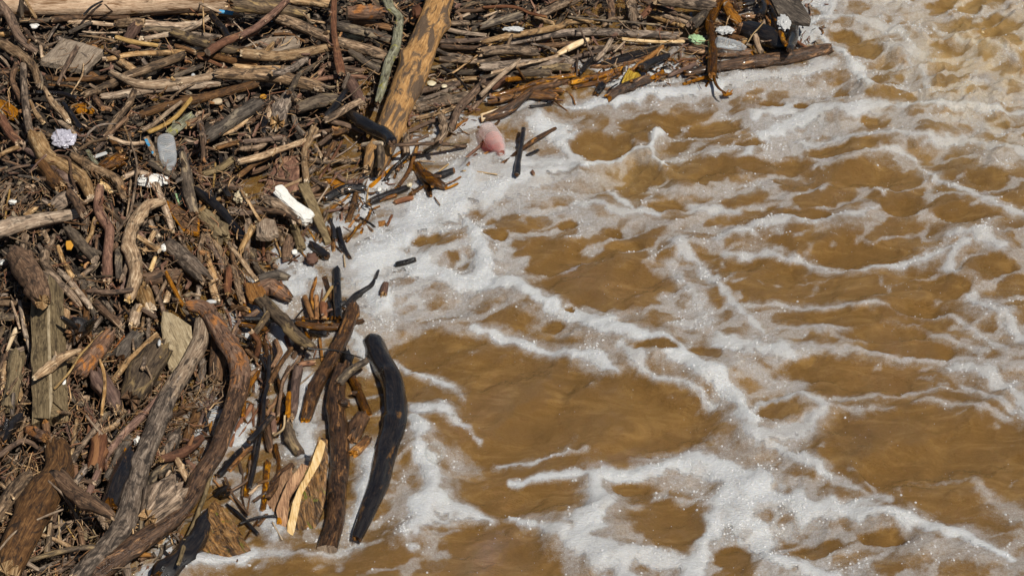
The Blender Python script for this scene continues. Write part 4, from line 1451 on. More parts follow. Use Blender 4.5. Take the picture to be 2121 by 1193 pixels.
H wd 74,80 1300,880 1370,1010 1440,1190 | bark-covered black stick beside the long curved black log
H bk 80 1235,690 1250,790
H rb 50,70 1570,105 1560,195
Z wd 27,29,28,29,30,24 731,632 716,686 692,731 664,781 644,826 632,870 | long wet brown log slanting down beside the knobbed upright log
Z wd 30,36,40,38,40,40,41,46 709,758 697,799 694,837 696,862 701,916 699,1000 696,1069 679,1138 ends=bc | knobbed upright log standing in foam beside the split bark slab
+ dk 20,18,14 700,796 728,768 762,746
+ wd 24,16 706,838 722,838
Z bk 42,46,48,52,46,44,42,36,24 770,704 787,746 807,786 817,837 815,888 799,944 785,1000 763,1050 738,1114 ends=rb | long curved black log, outermost in the foam
Z bk 10,10,10,11,10 557,736 553,786 548,837 531,930 514,1010
I bk 90 150,10 0,175
I gy 44 195,25 130,195
I br 44,40 -10,300 100,222 200,195 355,285 | arching brown branch above the forked grey trunk
I or 56 338,55 355,200
I bm 90 200,120 340,160
I gy 46,52 530,360 600,222 722,75
I tn 34 572,20 540,285
I rb 22 480,50 530,190
I tn 19 640,0 720,100 825,205
I rb 115,120 760,150 700,385 | reddish board-like stump left of the pale smooth branch
I dk 75,85 970,160 860,340 785,465
I bk 150,170,160 970,300 880,500 815,670 | black thick log left of the pale smooth branch
I gy 55 645,380 555,490
I br 40 600,480 700,500
I gy 120,135 -30,760 90,600 240,460 | flat grey weathered log left of the forked grey trunk
I tn 24 -10,490 95,615
I tn 30 385,720 358,890
I gy 28 580,768 400,832
I st 12 435,740 445,990
I st 11 470,780 560,920
I br 45 600,830 620,960
I dk 40 640,740 640,930
I dk 26 800,480 900,350
I gy 115,110 1300,120 1230,290
I rb 60,74,60 1510,165 1350,262 1190,315
I gy 230,260,200 1330,560 1230,660 1110,770 | broad knotty stump holding the cream shell
I dk 100,92,78,58 1290,340 1140,470 1080,600 1035,870 | twisted dark grey limb beside the cream shell
I tn 54,60 1310,325 1395,505
I bk 46 1150,530 1290,450
I st 28 1180,970 1265,855
I or 36 1025,1035 1115,1035
I bk 160,185,170 1540,770 1400,1000 1180,1210 | dark wet trunk running out under the mossy bark block
I br 34 900,960 1000,900
I tn 36 300,890 450,932 565,985
I dk 34,48,46 200,1085 350,1032 520,992 715,975 | dark stick lying level below the forked grey trunk
I br 60 420,1160 540,1080
I tn 40 190,1090 290,1140
I br 170,200,270,250,230 425,215 430,400 300,630 180,860 50,1150 | forked grey-brown trunk at the near corner
+ br 140,112,108,62 450,440 600,600 720,682 845,755
I gy 22,30,24 360,480 480,600 560,740 582,850
I tn 18 -10,1000 120,860 300,762 465,698
Z tn/gy/0.30 28,36,35,37,40,42,43,46,48,46,44 417,664 412,711 387,756 357,801 334,850 320,890 295,950 272,1020 252,1085 215,1140 155,1205 | pale smooth branch, long and thick, running to the near edge
Z bm/wd/0.42 24,32,34,38,40,40,40,38,36,36,35,38,42,42 387,633 422,640 443,668 465,706 490,741 496,781 490,816 476,862 447,933 412,986 390,1038 349,1083 280,1130 190,1195 | long curved rusty bark branch running to the near edge
I po 28,40,38,28 1555,445 1480,700 1400,900 1325,1105 | thin olive rod with a pale tip beside the mossy bark block
J bk 44,50 585,5 400,192
J bk 56,60 355,265 175,445
J wo 40,46 440,250 350,310 265,405
J wd 36,40 620,225 632,400 600,545
J wd 54 560,85 572,255
J rb 45 600,-10 600,130
J dk 70,95,80 700,55 722,180 790,280 | knobby grey-brown stub in the foam behind the split bark slab
J st 18 685,0 668,100 595,155
J wd 60,70,50 740,380 640,470 560,600
J or 36,44 690,560 650,700 640,800
J bk 28 250,660 370,762 485,885
J bk 20 340,805 480,752 650,740
J or 15 148,478 290,620 405,738
J br 21 232,458 300,590 412,735
J wo 70,80 1290,160 1190,285
J wd 110,125 1260,-10 1180,180 | dark wet stub between the two river logs
J st 13 590,788 662,925
J br 30 480,500 560,480
J tn 24 420,580 520,490
J bk 80 170,600 260,560
J wd 26 450,640 560,560
"""  # crop H: widest unlabelled black stub added as the shade of a dark gap
def parse():
    out = []
    for ln in TRACE.strip().split('\n'):
        child = ln.startswith('+')
        body, _, lab = ln.lstrip('+ ').partition('|')
        tok = body.split()
        if child: crop = out[-1]['crop']; k0 = 0
        else: crop = tok[0]; k0 = 1
        ox, oy, f = CROPS[crop]
        d = {'crop': crop, 'mat': tok[k0], 'w': [float(q) / f for q in tok[k0 + 1].split(',')], 'pts': [], 'ends': 'bb', 'z': 0.0, 'label': lab.strip() or None, 'child': child}
        for t in tok[k0 + 2:]:
            if t.startswith('ends='): d['ends'] = t[5:]
            elif t.startswith('z='): d['z'] = float(t[2:])
            else:
                a, b2 = t.split(',')
                d['pts'].append((ox + float(a) / f, oy + float(b2) / f))
        out.append(d)
    return out
PIECES = parse()
# grain of the heap: direction of the traced stems
FM, FD, FW = [], [], []
for d in PIECES:
    p = np.array(d['pts'])
    for i in range(len(p) - 1):
        v = p[i + 1] - p[i]; a = math.atan2(v[1], v[0]) * 2
        FM.append((p[i] + p[i + 1]) / 2); FD.append((math.cos(a), math.sin(a))); FW.append(np.hypot(*v))
FM, FD, FW = np.array(FM), np.array(FD), np.array(FW)
def grain0(u, v):
    w = FW * np.exp(-((FM[:, 0] - u) ** 2 + (FM[:, 1] - v) ** 2) / 70 ** 2) + 1e-9
    c = (FD * w[:, None]).sum(0)
    return 0.5 * math.atan2(c[1], c[0])
GRAIN = {}
def grain(u, v):
    k = (int(u // 25), int(v // 25))
    if k not in GRAIN: GRAIN[k] = grain0(k[0] * 25 + 12, k[1] * 25 + 12)
    return GRAIN[k]
def rin_px(u, v, z=0.0):
    p = at(u, v, z)
    return float(raft_in(p[0] / PXM, p[1] * SP / PXM))

# loose sticks under and between the traced pieces
fr = np.random.default_rng(42)
made = 0
while made < 150:
    u, v = fr.uniform(-60, 1700), fr.uniform(-50, 1220)
    if rin_px(u, v) < 14: continue
    a = grain(u, v) + fr.normal(0, 0.42)
    L = fr.uniform(28, 85) * (1.0 if v > 300 else 1.15); w = fr.choice([4.5, 6, 8, 10, 13, 16]) * fr.uniform(0.8, 1.2)
    n = 3
    bend = fr.normal(0, 0.12) * L
    pts = [(u - math.cos(a) * L * 0.5, v - math.sin(a) * L * 0.5), (u - math.sin(a) * bend, v + math.cos(a) * bend), (u + math.cos(a) * L * 0.5, v + math.sin(a) * L * 0.5)]
    near = rin_px(u, v) < 60
    mat = fr.choice(['wd', 'br', 'wo', 'rb', 'br']) if near else fr.choice(['gy', 'gy', 'tn', 'gy', 'br', 'dk', 'gy', 'tn'])
    stem(pts, [w, w * fr.uniform(0.6, 1.0)], str(mat), None, 'bb', zoff=-0.012, group='loose sticks in the driftwood raft')
    made += 1
made = 0
while made < 60:                                        # medium pieces crowding the near part of the heap
    u, v = fr.uniform(-20, 470), fr.uniform(560, 1190)
    if rin_px(u, v) < 40: continue
    a = grain(u, v) + fr.normal(0, 0.35); L = fr.uniform(50, 140); w = fr.choice([7, 9, 12, 15, 19]) * fr.uniform(0.85, 1.15)
    bend = fr.normal(0, 0.07) * L
    pts = [(u - math.cos(a) * L * 0.5, v - math.sin(a) * L * 0.5), (u - math.sin(a) * bend, v + math.cos(a) * bend), (u + math.cos(a) * L * 0.5, v + math.sin(a) * L * 0.5)]
    stem(pts, [w, w * fr.uniform(0.6, 1.0)], str(fr.choice(['gy', 'br', 'tn', 'gy', 'rb', 'dk', 'br'])), None, 'bb', zoff=0.004, group='loose sticks in the driftwood raft')
    made += 1
made = 0
while made < 46:                                        # wet sticks crowding the pocket behind the river logs
    u, v = fr.uniform(490, 700), fr.uniform(585, 1120)
    if not (-120 < rin_px(u, v) < 45): continue
    if any(abs(u - a_) < b_ and abs(v - c_) < d_ for a_, b_, c_, d_ in ((600, 48, 600, 45), (576, 30, 700, 42), (485, 42, 925, 40), (418, 32, 872, 30))): continue
    a = math.radians(fr.normal(100, 28)); L = fr.uniform(30, 105); w = fr.choice([4, 5, 7, 9, 12, 15])
    bend = fr.normal(0, 0.09) * L
    pts = [(u - math.cos(a) * L * 0.5, v - math.sin(a) * L * 0.5), (u - math.sin(a) * bend, v + math.cos(a) * bend), (u + math.cos(a) * L * 0.5, v + math.sin(a) * L * 0.5)]
    stem(pts, [w, w * 0.8], str(fr.choice(['wd', 'bk', 'wo', 'wd', 'rb', 'br', 'wo'])), None, 'bb', zoff=-0.006, group='wet sticks in the foam pocket')
    made += 1
made = 0
while made < 50:                                        # wet pieces lining the foam edge
    u, v = fr.uniform(640, 1480), fr.uniform(90, 520)
    if not (-28 < rin_px(u, v) < 55): continue
    a = grain(u, v) + fr.normal(0, 0.5); L = fr.uniform(22, 80); w = fr.choice([4, 5, 7, 9, 12])
    pts = [(u - math.cos(a) * L * 0.5, v - math.sin(a) * L * 0.5), (u + fr.normal(0, 3), v + fr.normal(0, 3)), (u + math.cos(a) * L * 0.5, v + math.sin(a) * L * 0.5)]
    stem(pts, [w, w * 0.8], str(fr.choice(['wd', 'rb', 'wo', 'wo', 'br', 'or', 'wo'])), None, 'bb', zoff=-0.004, group='wet sticks along the foam edge')
    made += 1
def cp(crop, s):
    ox, oy, f = CROPS[crop]
    return [(ox + float(a.split(',')[0]) / f, oy + float(a.split(',')[1]) / f) for a in s.split()]
# squared timber post: a sawn beam turned on its edge
def beam(px0, px1, w0, w1, mat, label):
    SEED[0] += 1
    P, r = lay([px0, ((px0[0] + px1[0]) / 2, (px0[1] + px1[1]) / 2), px1], [w0, w1], 0.02)
    a, b2 = P[0], P[2]
    n = 26
    t = np.linspace(0, 1, n)
    C = a * (1 - t[:, None]) + b2 * t[:, None]
    T = (b2 - a) / np.linalg.norm(b2 - a)
    A = np.cross(T, [0, 0, 1.0]); A /= np.linalg.norm(A); B = np.cross(A, T)
    ring = []
    hw = np.interp(t, [0, 1], [r[0], r[-1]])
    prof = [(-1, -0.55), (-0.92, -0.62), (0.6, -1.0), (0.72, -0.95), (1.0, 0.1), (0.97, 0.2), (-0.02, 0.72), (-0.12, 0.74), (-0.2, 0.70), (-0.97, -0.42)]
    V = []
    for i in range(n):
        for (x, y) in prof:
            j = 1 + 0.07 * float(noise3(x * 3 + SEED[0], y * 3, t[i] * 9, 2))
            off = T * (0.055 * float(noise2(x * 4, y * 4, 5)) if i in (0, n - 1) else 0)
            V.append(C[i] + A * x * hw[i] * j + B * y * hw[i] * j + off)
    k = len(prof)
    V = np.array(V + [C[0], C[-1]])
    F, uv, mt = [], [], []
    per = np.cumsum([0] + [math.dist(prof[q], prof[(q + 1) % k]) for q in range(k)]) * hw.mean()
    Ln = np.linalg.norm(b2 - a)
    for i in range(n - 1):
        for q in range(k):
            F.append((i * k + q, i * k + (q + 1) % k, (i + 1) * k + (q + 1) % k, (i + 1) * k + q))
            uv += [(per[q], t[i] * Ln), (per[q + 1], t[i] * Ln), (per[q + 1], t[i + 1] * Ln), (per[q], t[i + 1] * Ln)]
            mt.append(2 if q in (6, 7) else 1)
    for q in range(k):
        F.append(((q + 1) % k, q, n * k)); F.append(((n - 1) * k + q, (n - 1) * k + (q + 1) % k, n * k + 1))
        uv += [(0.1 * x, 0.1 * y) for x, y in (prof[(q + 1) % k], prof[q], (0, 0))] * 2
        mt += [1, 1]
    org = np.array([C[n // 2][0], C[n // 2][1], C[n // 2][2] - hw.mean()])
    me = mesh_of('timber_post', (V, F, uv, mt), org)
    o = link('timber_post', me, [M[mat], M[mat], M['ps']])
    o.location = org; o['category'] = 'timber post'
    THINGS.append([o, np.array([px0, px1]), w0, mat, label, 'timber post', False])
    return o
beam(cp('G', '385,165')[0], cp('G', '415,1200')[0], 64, 76, 'po', 'squared olive-grey timber post leaning toward the near edge')

slab(cp('A', '515,310 690,345 850,400 780,480 700,570 520,530 330,490 420,400'), 18, 'pl', 'weathered square plank lying on the heap near the long peeled log', 'plank', 'plank', axis=(cp('A', '515,310')[0], cp('A', '330,490')[0]), tilt=(0, 0.1))
slab(cp('B', '-20,380 240,300 480,290 480,370 250,430 140,440 -20,400'), 9, 'pl', 'bleached pale board in the shade of the long grey log', 'board', 'board')
slab(cp('F', '290,180 480,165 475,480 330,500 160,500 230,330'), 8, 'rb', 'dark flaking bark slab behind the white foam block', 'bark_slab', 'bark slab')
slab(cp('A', '-30,800 60,830 150,900 140,960 -20,930'), 14, 'or', 'orange rotten chunk beside the upright grey stick', 'wood_chunk', 'wood chunk')
SEED[0] = 5000; random.seed(9)
last = None
for d in PIECES:
    if d['child']:
        wl = np.array(d['pts'])
        zz = float(last.location.z) + 0.012
        P = np.array([at(q[0], q[1], zz + 0.006 * i) for i, q in enumerate(wl)])
        ws = np.interp(np.linspace(0, 1, len(wl)), np.linspace(0, 1, len(d['w'])), d['w'])
        # start inside the parent stem
        pv = np.array([v_.co for v_ in BODY[last.name].data.vertices]) + np.array(last.location)
        k = np.argmin(np.hypot(*(to_px(pv) - wl[0]).T))
        P[:, 2] = 0
        zc = float(np.median(pv[np.hypot(*(to_px(pv) - to_px(pv[k]))).T < 14][:, 2])) if False else float(pv[k][2])
        P = np.array([at(q[0], q[1], zc - 0.004 + 0.004 * i) for i, q in enumerate(wl)])
        r = np.array([ws[i] * 0.5 * mpp(P[i]) for i in range(len(wl))])
        stem(wl, ws, d['mat'], parent=last, P3=(P, r))
    else:
        ins = min(1.0, max(0.0, rin_px(*d['pts'][len(d['pts']) // 2]) / 160))
        last = stem(d['pts'], d['w'], d['mat'], d['label'], d['ends'], d['z'] + 0.018 * ins)

# ------------------------------------------------------------------ boards, slabs and blocks
slab(cp('A', '1150,205 1300,290 1240,330 1140,330 1160,270'), 5, 'pf', 'pale orange-stained wood chip beside the square-edged stump', 'wood_chip', 'wood chip')
slab(cp('A', '560,865 680,845 790,880 770,925 640,920'), 6, 'or', 'orange wood chip right of the blackened slanting stick', 'wood_chip', 'wood chip')
slab(cp('C', '880,540 1150,440 1400,380 1490,365 1460,420 1260,500 1000,550'), 9, 'bk', 'wet dark plank lying along the foam line', 'plank', 'plank', edge_mat='wo')
slab(cp('C', '60,1020 200,930 380,830 410,900 330,960 150,1010'), 9, 'pf', 'pale splintered wedge of fresh wood at the foam edge', 'wood_wedge', 'wood wedge', rough=0.3, zoff=-0.01)
slab(cp('C', '-20,940 150,880 280,840 140,930 -10,985'), 7, 'pf', 'thin pale splinter above the pale splintered wedge', 'splinter', 'splinter')
slab(cp('C', '1150,640 1215,550 1270,550 1300,620 1240,670 1150,715 1130,690'), 16, 'ye', 'yellow mossy wood chunk at the foam line', 'wood_chunk', 'wood chunk', rough=0.2)
slab(cp('D', '770,-30 1010,-20 1080,90 1112,150 1100,186 960,172 850,120'), 12, 'dk', 'pointed grey bark slab overhanging the river', 'bark_slab', 'bark slab', tilt=(0.0, 0.2), zoff=0.07)
slab(cp('E', '765,360 850,375 930,420 982,468 900,462 800,395'), 6, 'pf', 'curved orange-tan split chip left of the oval white float', 'wood_chip', 'wood chip')
slab(cp('E', '1370,530 1480,590 1645,690 1640,815 1500,780 1400,640'), 9, 'br', 'brown broken board with an orange broken edge', 'board', 'board', edge_mat='or', tilt=(0.0, 0.5), zoff=0.02)
slab(cp('F', '465,400 550,375 640,590 740,870 690,885 590,680'), 9, 'po', 'long olive-grey board standing over the foam edge', 'board', 'board', tilt=(0, 0.35), zoff=0.045, rough=0.02)
slab(cp('F', '130,720 200,670 280,690 300,800 230,830 120,820'), 14, 'tn', 'pale orange-brown rotten block left of the smooth grey log', 'wood_block', 'wood block', rough=0.2)
slab(cp('F', '690,360 760,350 890,420 880,450 740,490 760,430'), 10, 'or', 'orange crumbling wood chunk above the curved black log', 'wood_chunk', 'wood chunk', rough=0.35)
slab(cp('F', '1125,710 1190,700 1200,740 1130,755'), 6, 'or', 'small orange chip floating in the foam by the olive board', 'wood_chip', 'wood chip')
slab(cp('G', '1340,325 1420,345 1490,395 1575,450 1582,540 1550,650 1440,850 1390,800 1345,600 1325,450'), 12, 'ps', 'pale upright slab with a straight edge beside the pale smooth branch', 'wood_slab', 'wood slab', tilt=(0.1, 0.35), zoff=0.06, rough=0.03)
slab(cp('G', '1020,530 1110,660 1060,720 960,690 870,750 900,690 950,620'), 4, 'rust_leaf', 'rusty curled leaf above the mottled bark log', 'dry_leaf', 'leaf', tilt=(0.3, 0.5), zoff=0.02)
slab(cp('I', '1590,615 1660,660 1760,810 1860,985 1700,1065 1560,1085 1480,1010 1530,800 1545,650'), 30, 'ms', 'triangular mossy bark block at the near edge of the water', 'bark_block', 'bark block', tilt=(0, 0.3), zoff=0.02, rough=0.12)
slab(cp('J', '560,520 640,440 740,390 740,480 690,560 680,700 650,830 600,740 540,720 500,640'), 12, 'or', 'crumbling orange bark behind the split bark slab', 'bark_chunk', 'bark chunk', tilt=(0.1, 0.3), zoff=0.0, rough=0.5)
bs = slab(cp('J', '930,150 1000,180 1005,300 985,500 965,690 920,800 880,940 790,950 700,960 690,900 700,700 760,560 850,370'), 14, 'ms', 'split bark slab with a pale torn stripe in the foam', 'bark_slab', 'bark slab', tilt=(0, 0.45), zoff=0.05, rough=0.15)
slab(cp('J', '955,170 985,200 950,320 900,400 840,490 790,560 760,680 735,850 725,970 690,972 700,800 730,650 765,560 860,380 905,280'), 4, 'pf', None, 'torn_stripe', 'x', parent=bs, z=float(bs.location.z) + 14 * 0.0015 + 0.012, tilt=(0, 0.45), rough=0.2)
slab(cp('J', '800,345 855,370 765,535 705,640 692,860 640,870 618,700 655,560'), 5, 'or', None, 'orange_bark', 'x', parent=bs, z=float(bs.location.z) + 14 * 0.0015 - 0.004, tilt=(0, 0.45), rough=0.25)
slab(cp('H', '430,90 540,90 600,170 590,230 520,260 460,240 430,170'), 12, 'or', 'crumbling orange rot on the end of a dark log by the foam', 'rotten_wood', 'wood chunk', rough=0.3, zoff=0.03)

# ------------------------------------------------------------------ litter washed in with the wood
bl = lump(605, 427, 30, 30, 22, 'styro', 'long white polystyrene block lying left of the olive board', 'polystyrene_block', 'polystyrene block', z=0.12, sub=4, amp=0.14, freq=2.2)
# shape it as a long broken bar along the photo's slant
def bar(px0, px1, w, h, mat, label, name, cat, zoff, amp=0.10):
    SEED[0] += 1
    P, r = lay([px0, px1], [w, w], zoff)
    a, b2 = P; T = (b2 - a); Ln = np.linalg.norm(T); T /= Ln
    A = np.cross(T, [0, 0, 1.0]); A /= np.linalg.norm(A); B = np.cross(A, T)
    bm = bmesh.new(); bmesh.ops.create_cube(bm, size=2.0)
    bmesh.ops.subdivide_edges(bm, edges=bm.edges[:], cuts=7, use_grid_fill=True)
    for q in bm.verts:
        c = np.array(q.co); c[1:] *= 1 - 0.10 * np.abs(c[1:][::-1]) ** 4; c[0] *= 1 - 0.10 * abs(c[1]) ** 2
        s = SEED[0]
        f = 1 + amp * float(noise3(c[0] * 2.4 + s, c[1] * 1.3, c[2] * 1.3, 3)) + amp * 0.5 * float(noise3(c[0] * 7 + s, c[1] * 3, c[2] * 3, 4))
        q.co = Vector(T * c[0] * Ln / 2 * (1 + 0.08 * float(noise2(c[1] * 2 + s, c[2] * 2, 4))) + A * c[1] * r[0] * f + B * c[2] * r[0] * h * f)
    me = bpy.data.meshes.new(name); bm.to_mesh(me); bm.free()
    o = link(name, me, M[mat]); o.location = (a + b2) / 2; o['category'] = cat
    THINGS.append([o, np.array([px0, px1]), w, mat, label, cat, False])
    return o
lab = bl['label'] if 'label' in bl else None
THINGS.pop(); bpy.data.objects.remove(bl)
bar((574, 395), (641, 457), 27, 0.7, 'styro', 'long white polystyrene block lying left of the olive board', 'polystyrene_block', 'polystyrene block', 0.03, 0.26)
lump(314, 374, 66, 25, 18, 'styro', 'oval white float under the curved grey-tan branch', 'float', 'float', amp=0.22, freq=2.2, zoff=0.012, rest=False, sub=4)
bar((194, 326), (221, 317), 9, 0.4, 'white_plastic', 'small white plastic strip left of the clear ridged bottle', 'plastic_strip', 'plastic strip', 0.02, 0.04)
lump(498, 409, 26, 24, 20, 'styro_beige', 'beige crumbly lump left of the white polystyrene block', 'foam_lump', 'foam lump', zoff=0.02, amp=0.4, freq=2.4, sub=4)
lump(340, 513, 17, 14, 11, 'styro', 'small white crumb above the fat grey log', 'foam_crumb', 'foam crumb', zoff=0.03, amp=0.3, freq=2.6)
lump(26, 419, 18, 10, 7, 'styro', 'white crumb above the rotten tan log at the heap edge', 'foam_crumb', 'foam crumb', zoff=0.03, amp=0.3)
lump(3, 543, 14, 12, 10, 'styro', 'white crumb cut off by the picture edge beside the fat brown log', 'foam_crumb', 'foam crumb', zoff=0.03)
lump(72, 54, 20, 12, 8, 'styro', 'white crumb below the long peeled log', 'foam_crumb', 'foam crumb', zoff=0.02, amp=0.3)
lump(283, 912, 13, 17, 10, 'styro', 'white crumb beside the black thick log', 'foam_crumb', 'foam crumb', zoff=0.04, amp=0.3)
lump(191, 908, 6, 6, 6, 'styro', 'tiny white bead near the arching brown branch', 'foam_bead', 'foam bead', zoff=0.05, amp=0.05)
lump(400, 157, 9, 9, 8, 'white_plastic', 'tiny white ball under the smooth tan forked limb', 'foam_bead', 'foam bead', zoff=0.02, amp=0.05)
lump(317, 1040, 20, 11, 11, 'cream', 'cream shell lying on the broad knotty stump', 'shell', 'shell', zoff=0.035, amp=0.05)
lump(88, 1090, 17, 25, 12, 'styro_beige', 'beige crumb right of the forked grey-brown trunk', 'foam_crumb', 'foam crumb', zoff=0.03)
lump(450, 211, 22, 13, 10, 'stone', 'flat beige stone below the long brown log', 'stone', 'stone', zoff=0.03, amp=0.12)
lump(545, 201, 15, 10, 9, 'leaf', 'small orange pebble left of the long tan curved branch', 'pebble', 'pebble', zoff=0.02, amp=0.06)
lump(894, 173, 20, 13, 6, 'cream', 'white shell right of the thick bare orange log', 'shell', 'shell', zoff=0.03, amp=0.2)
lump(920, 179, 12, 8, 5, 'cream', 'small white shell chip right of the larger white shell', 'shell', 'shell', zoff=0.03, amp=0.2)
lump(864, 27, 22, 28, 22, 'rb', 'brown cone left of the thick bare orange log at the far edge', 'pine_cone', 'pine cone', zoff=0.03, amp=0.35, freq=3.5)
lump(610, 522, 12, 12, 10, 'styro', 'white crumb at the foam edge below the olive board', 'foam_crumb', 'foam crumb', zoff=0.02, amp=0.2)
lump(848, 383, 12, 11, 8, 'cream', 'yellowish crumb by the dark wet root', 'foam_crumb', 'foam crumb', zoff=0.02, amp=0.3)
lump(786, 393, 9, 9, 8, 'styro', 'tiny white crumb beside the black log at the foam edge', 'foam_crumb', 'foam crumb', zoff=0.02, amp=0.3)
lump(133, 790, 8, 14, 6, 'styro', 'white fleck right of the squared timber post', 'foam_crumb', 'foam crumb', zoff=0.05, amp=0.2)
lump(437, 625, 24, 7, 8, 'white_plastic', 'white plastic sliver on the rusty bark branch', 'plastic_sliver', 'plastic sliver', zoff=0.05, amp=0.1)
lump(645, 537, 24, 22, 20, 'rb', 'round brown seed head in the foam below the olive board', 'seed_head', 'seed head', zoff=0.01, amp=0.35, freq=4)
lump(330, 710, 7, 14, 8, 'white_plastic', 'white chip left of the pale upright slab', 'plastic_chip', 'plastic chip', zoff=0.05, amp=0.1)
slab(cp('E', '545,870 590,865 606,900 585,940 548,938 540,900'), 3, 'leaf', 'yellow-orange leaf beside the dark sawn log', 'leaf_blade', 'leaf', tilt=(0.2, 0.4), zoff=0.03, rough=0.02)
slab(cp('E', '1440,480 1500,475 1505,560 1470,570'), 3, 'green_plastic', 'green leaf-like scrap beside the dark pointed stake', 'leaf_blade', 'leaf', zoff=0.0, rough=0.02)
# crumpled film: many sharp facets
def crumple(u, v, a, b_, h, mat, label, name, cat, n=5, zoff=0.02, rot=0.0):
    o = lump(u, v, a, b_, h, mat, label, name, cat, rot=rot, zoff=zoff, amp=0.30, freq=3.4, sub=4, flat_shade=True)
    return o
crumple(132, 288, 46, 34, 26, 'purple_film', 'crumpled white film with purple tints beside the thick tan bent trunk', 'plastic_film', 'plastic film')
crumple(1443, 82, 34, 17, 14, 'green_plastic', 'crumpled pale green wrapper beside the wet upright branch', 'plastic_wrapper', 'wrapper', rot=-0.5)
crumple(1502, 63, 34, 16, 12, 'white_plastic', 'torn clear plastic scrap in the dark hollow', 'plastic_scrap', 'plastic scrap')
crumple(1624, 48, 26, 36, 14, 'white_plastic', 'white plastic scrap under the pointed grey bark slab', 'plastic_scrap', 'plastic scrap')
crumple(1062, 61, 40, 10, 8, 'white_plastic', 'white plastic strip under the long pale tan branch', 'plastic_scrap', 'plastic scrap')

# bottles: lathed shells
def bottle(px0, px1, profile, mat, label, zoff, cap=None, stack=True, inner=None):
    """profile: (position along 0..1, radius as a share of half the width) ; px0 = base"""
    SEED[0] += 1
    w = max(q[1] for q in profile)
    P, r = lay([px0, px1], [w * 2, w * 2], zoff, stack=stack)
    a, b2 = P; T = b2 - a; Ln = np.linalg.norm(T); T /= Ln
    A = np.cross(T, [0, 0, 1.0]); A /= np.linalg.norm(A); B = np.cross(A, T)
    sc = r[0] / w
    seg = 28
    ts = np.linspace(0, 1, 60)
    rr = np.interp(ts, [q[0] for q in profile], [q[1] for q in profile]) * sc
    rr = rr * (1 + np.where((ts > 0.12) & (ts < 0.62), 0.035 * np.sin(ts * 95), 0))
    th = 2 * math.pi * np.arange(seg) / seg
    V = []
    for i in range(60):
        d_ = 1 + 0.08 * noise3(np.cos(th) * 1.3 + SEED[0], np.sin(th) * 1.3, ts[i] * 4, 3)
        V.append(a + T * ts[i] * Ln + A[None] * (rr[i] * d_ * np.cos(th))[:, None] + B[None] * (rr[i] * d_ * np.sin(th))[:, None])
    V = np.vstack(V + [a[None] + T * 0.004])
    F = [(i * seg + j, i * seg + (j + 1) % seg, (i + 1) * seg + (j + 1) % seg, (i + 1) * seg + j) for i in range(59) for j in range(seg)]
    F += [((j + 1) % seg, j, 60 * seg) for j in range(seg)]
    org = (a + b2) / 2; org[2] -= r[0]
    me = bpy.data.meshes.new('body'); me.from_pydata((V - org).tolist(), [], F); smooth(me)
    root = bpy.data.objects.new('plastic_bottle', None); root.location = org; COL.objects.link(root)
    root['category'] = 'bottle'
    bo = link('body', me, M[mat], root)
    if inner:
        V3 = []
        for i in range(24, 60):
            V3.append(a + T * ts[i] * Ln * 0.97 + A[None] * (rr[i] * 0.86 * np.cos(th))[:, None] + B[None] * (rr[i] * 0.86 * np.sin(th))[:, None])
        V3 = np.vstack(V3)
        F3 = [(i * seg + j, i * seg + (j + 1) % seg, (i + 1) * seg + (j + 1) % seg, (i + 1) * seg + j) for i in range(35) for j in range(seg)]
        m3 = bpy.data.meshes.new('red_residue'); m3.from_pydata((V3 - org).tolist(), [], F3); smooth(m3)
        link('red_residue', m3, M[inner], root)
    # neck ring
    def ringmesh(t0, t1, k, name, m_):
        vv, ff = [], []
        rad_ = k * sc
        prof = [(t0, 0.0), (t0, 1.0), (t1, 1.0), (t1, 0.0)]
        for (tt_, q_) in prof:
            vv.append(a + T * tt_ * Ln + A[None] * (max(q_, 0.01) * rad_ * np.cos(th))[:, None] + B[None] * (max(q_, 0.01) * rad_ * np.sin(th))[:, None])
        vv = np.vstack(vv)
        for i in range(3):
            ff += [(i * seg + j, i * seg + (j + 1) % seg, (i + 1) * seg + (j + 1) % seg, (i + 1) * seg + j) for j in range(seg)]
        m2 = bpy.data.meshes.new(name); m2.from_pydata((vv - org).tolist(), [], ff)
        link(name, m2, M[m_], root)
    if cap: ringmesh(0.985, 1.06, profile[-1][1] * 1.12, 'cap', cap)
    THINGS.append([root, np.array([px0, px1]), w * 2, 'clear', label, 'bottle', False])
    return root
bottle((343, 287), (353, 348), [(0, 14), (0.04, 18), (0.3, 18.5), (0.6, 18), (0.8, 15), (0.93, 9), (1, 7)], 'clear', 'clear ridged plastic bottle lying among the sticks', 0.03)
bottle((1008, 266), (1040, 318), [(0, 13), (0.05, 18), (0.6, 19), (0.8, 15), (0.94, 8), (1, 7)], 'pink_clear', 'translucent reddish plastic bottle floating at the foam edge', 0.0, inner='red_clear')
bottle((1484, 86), (1545, 100), [(0, 9), (0.05, 11), (0.6, 11), (0.85, 8), (1, 4)], 'clear', 'clear plastic bottle lying behind the wet river log', 0.03)
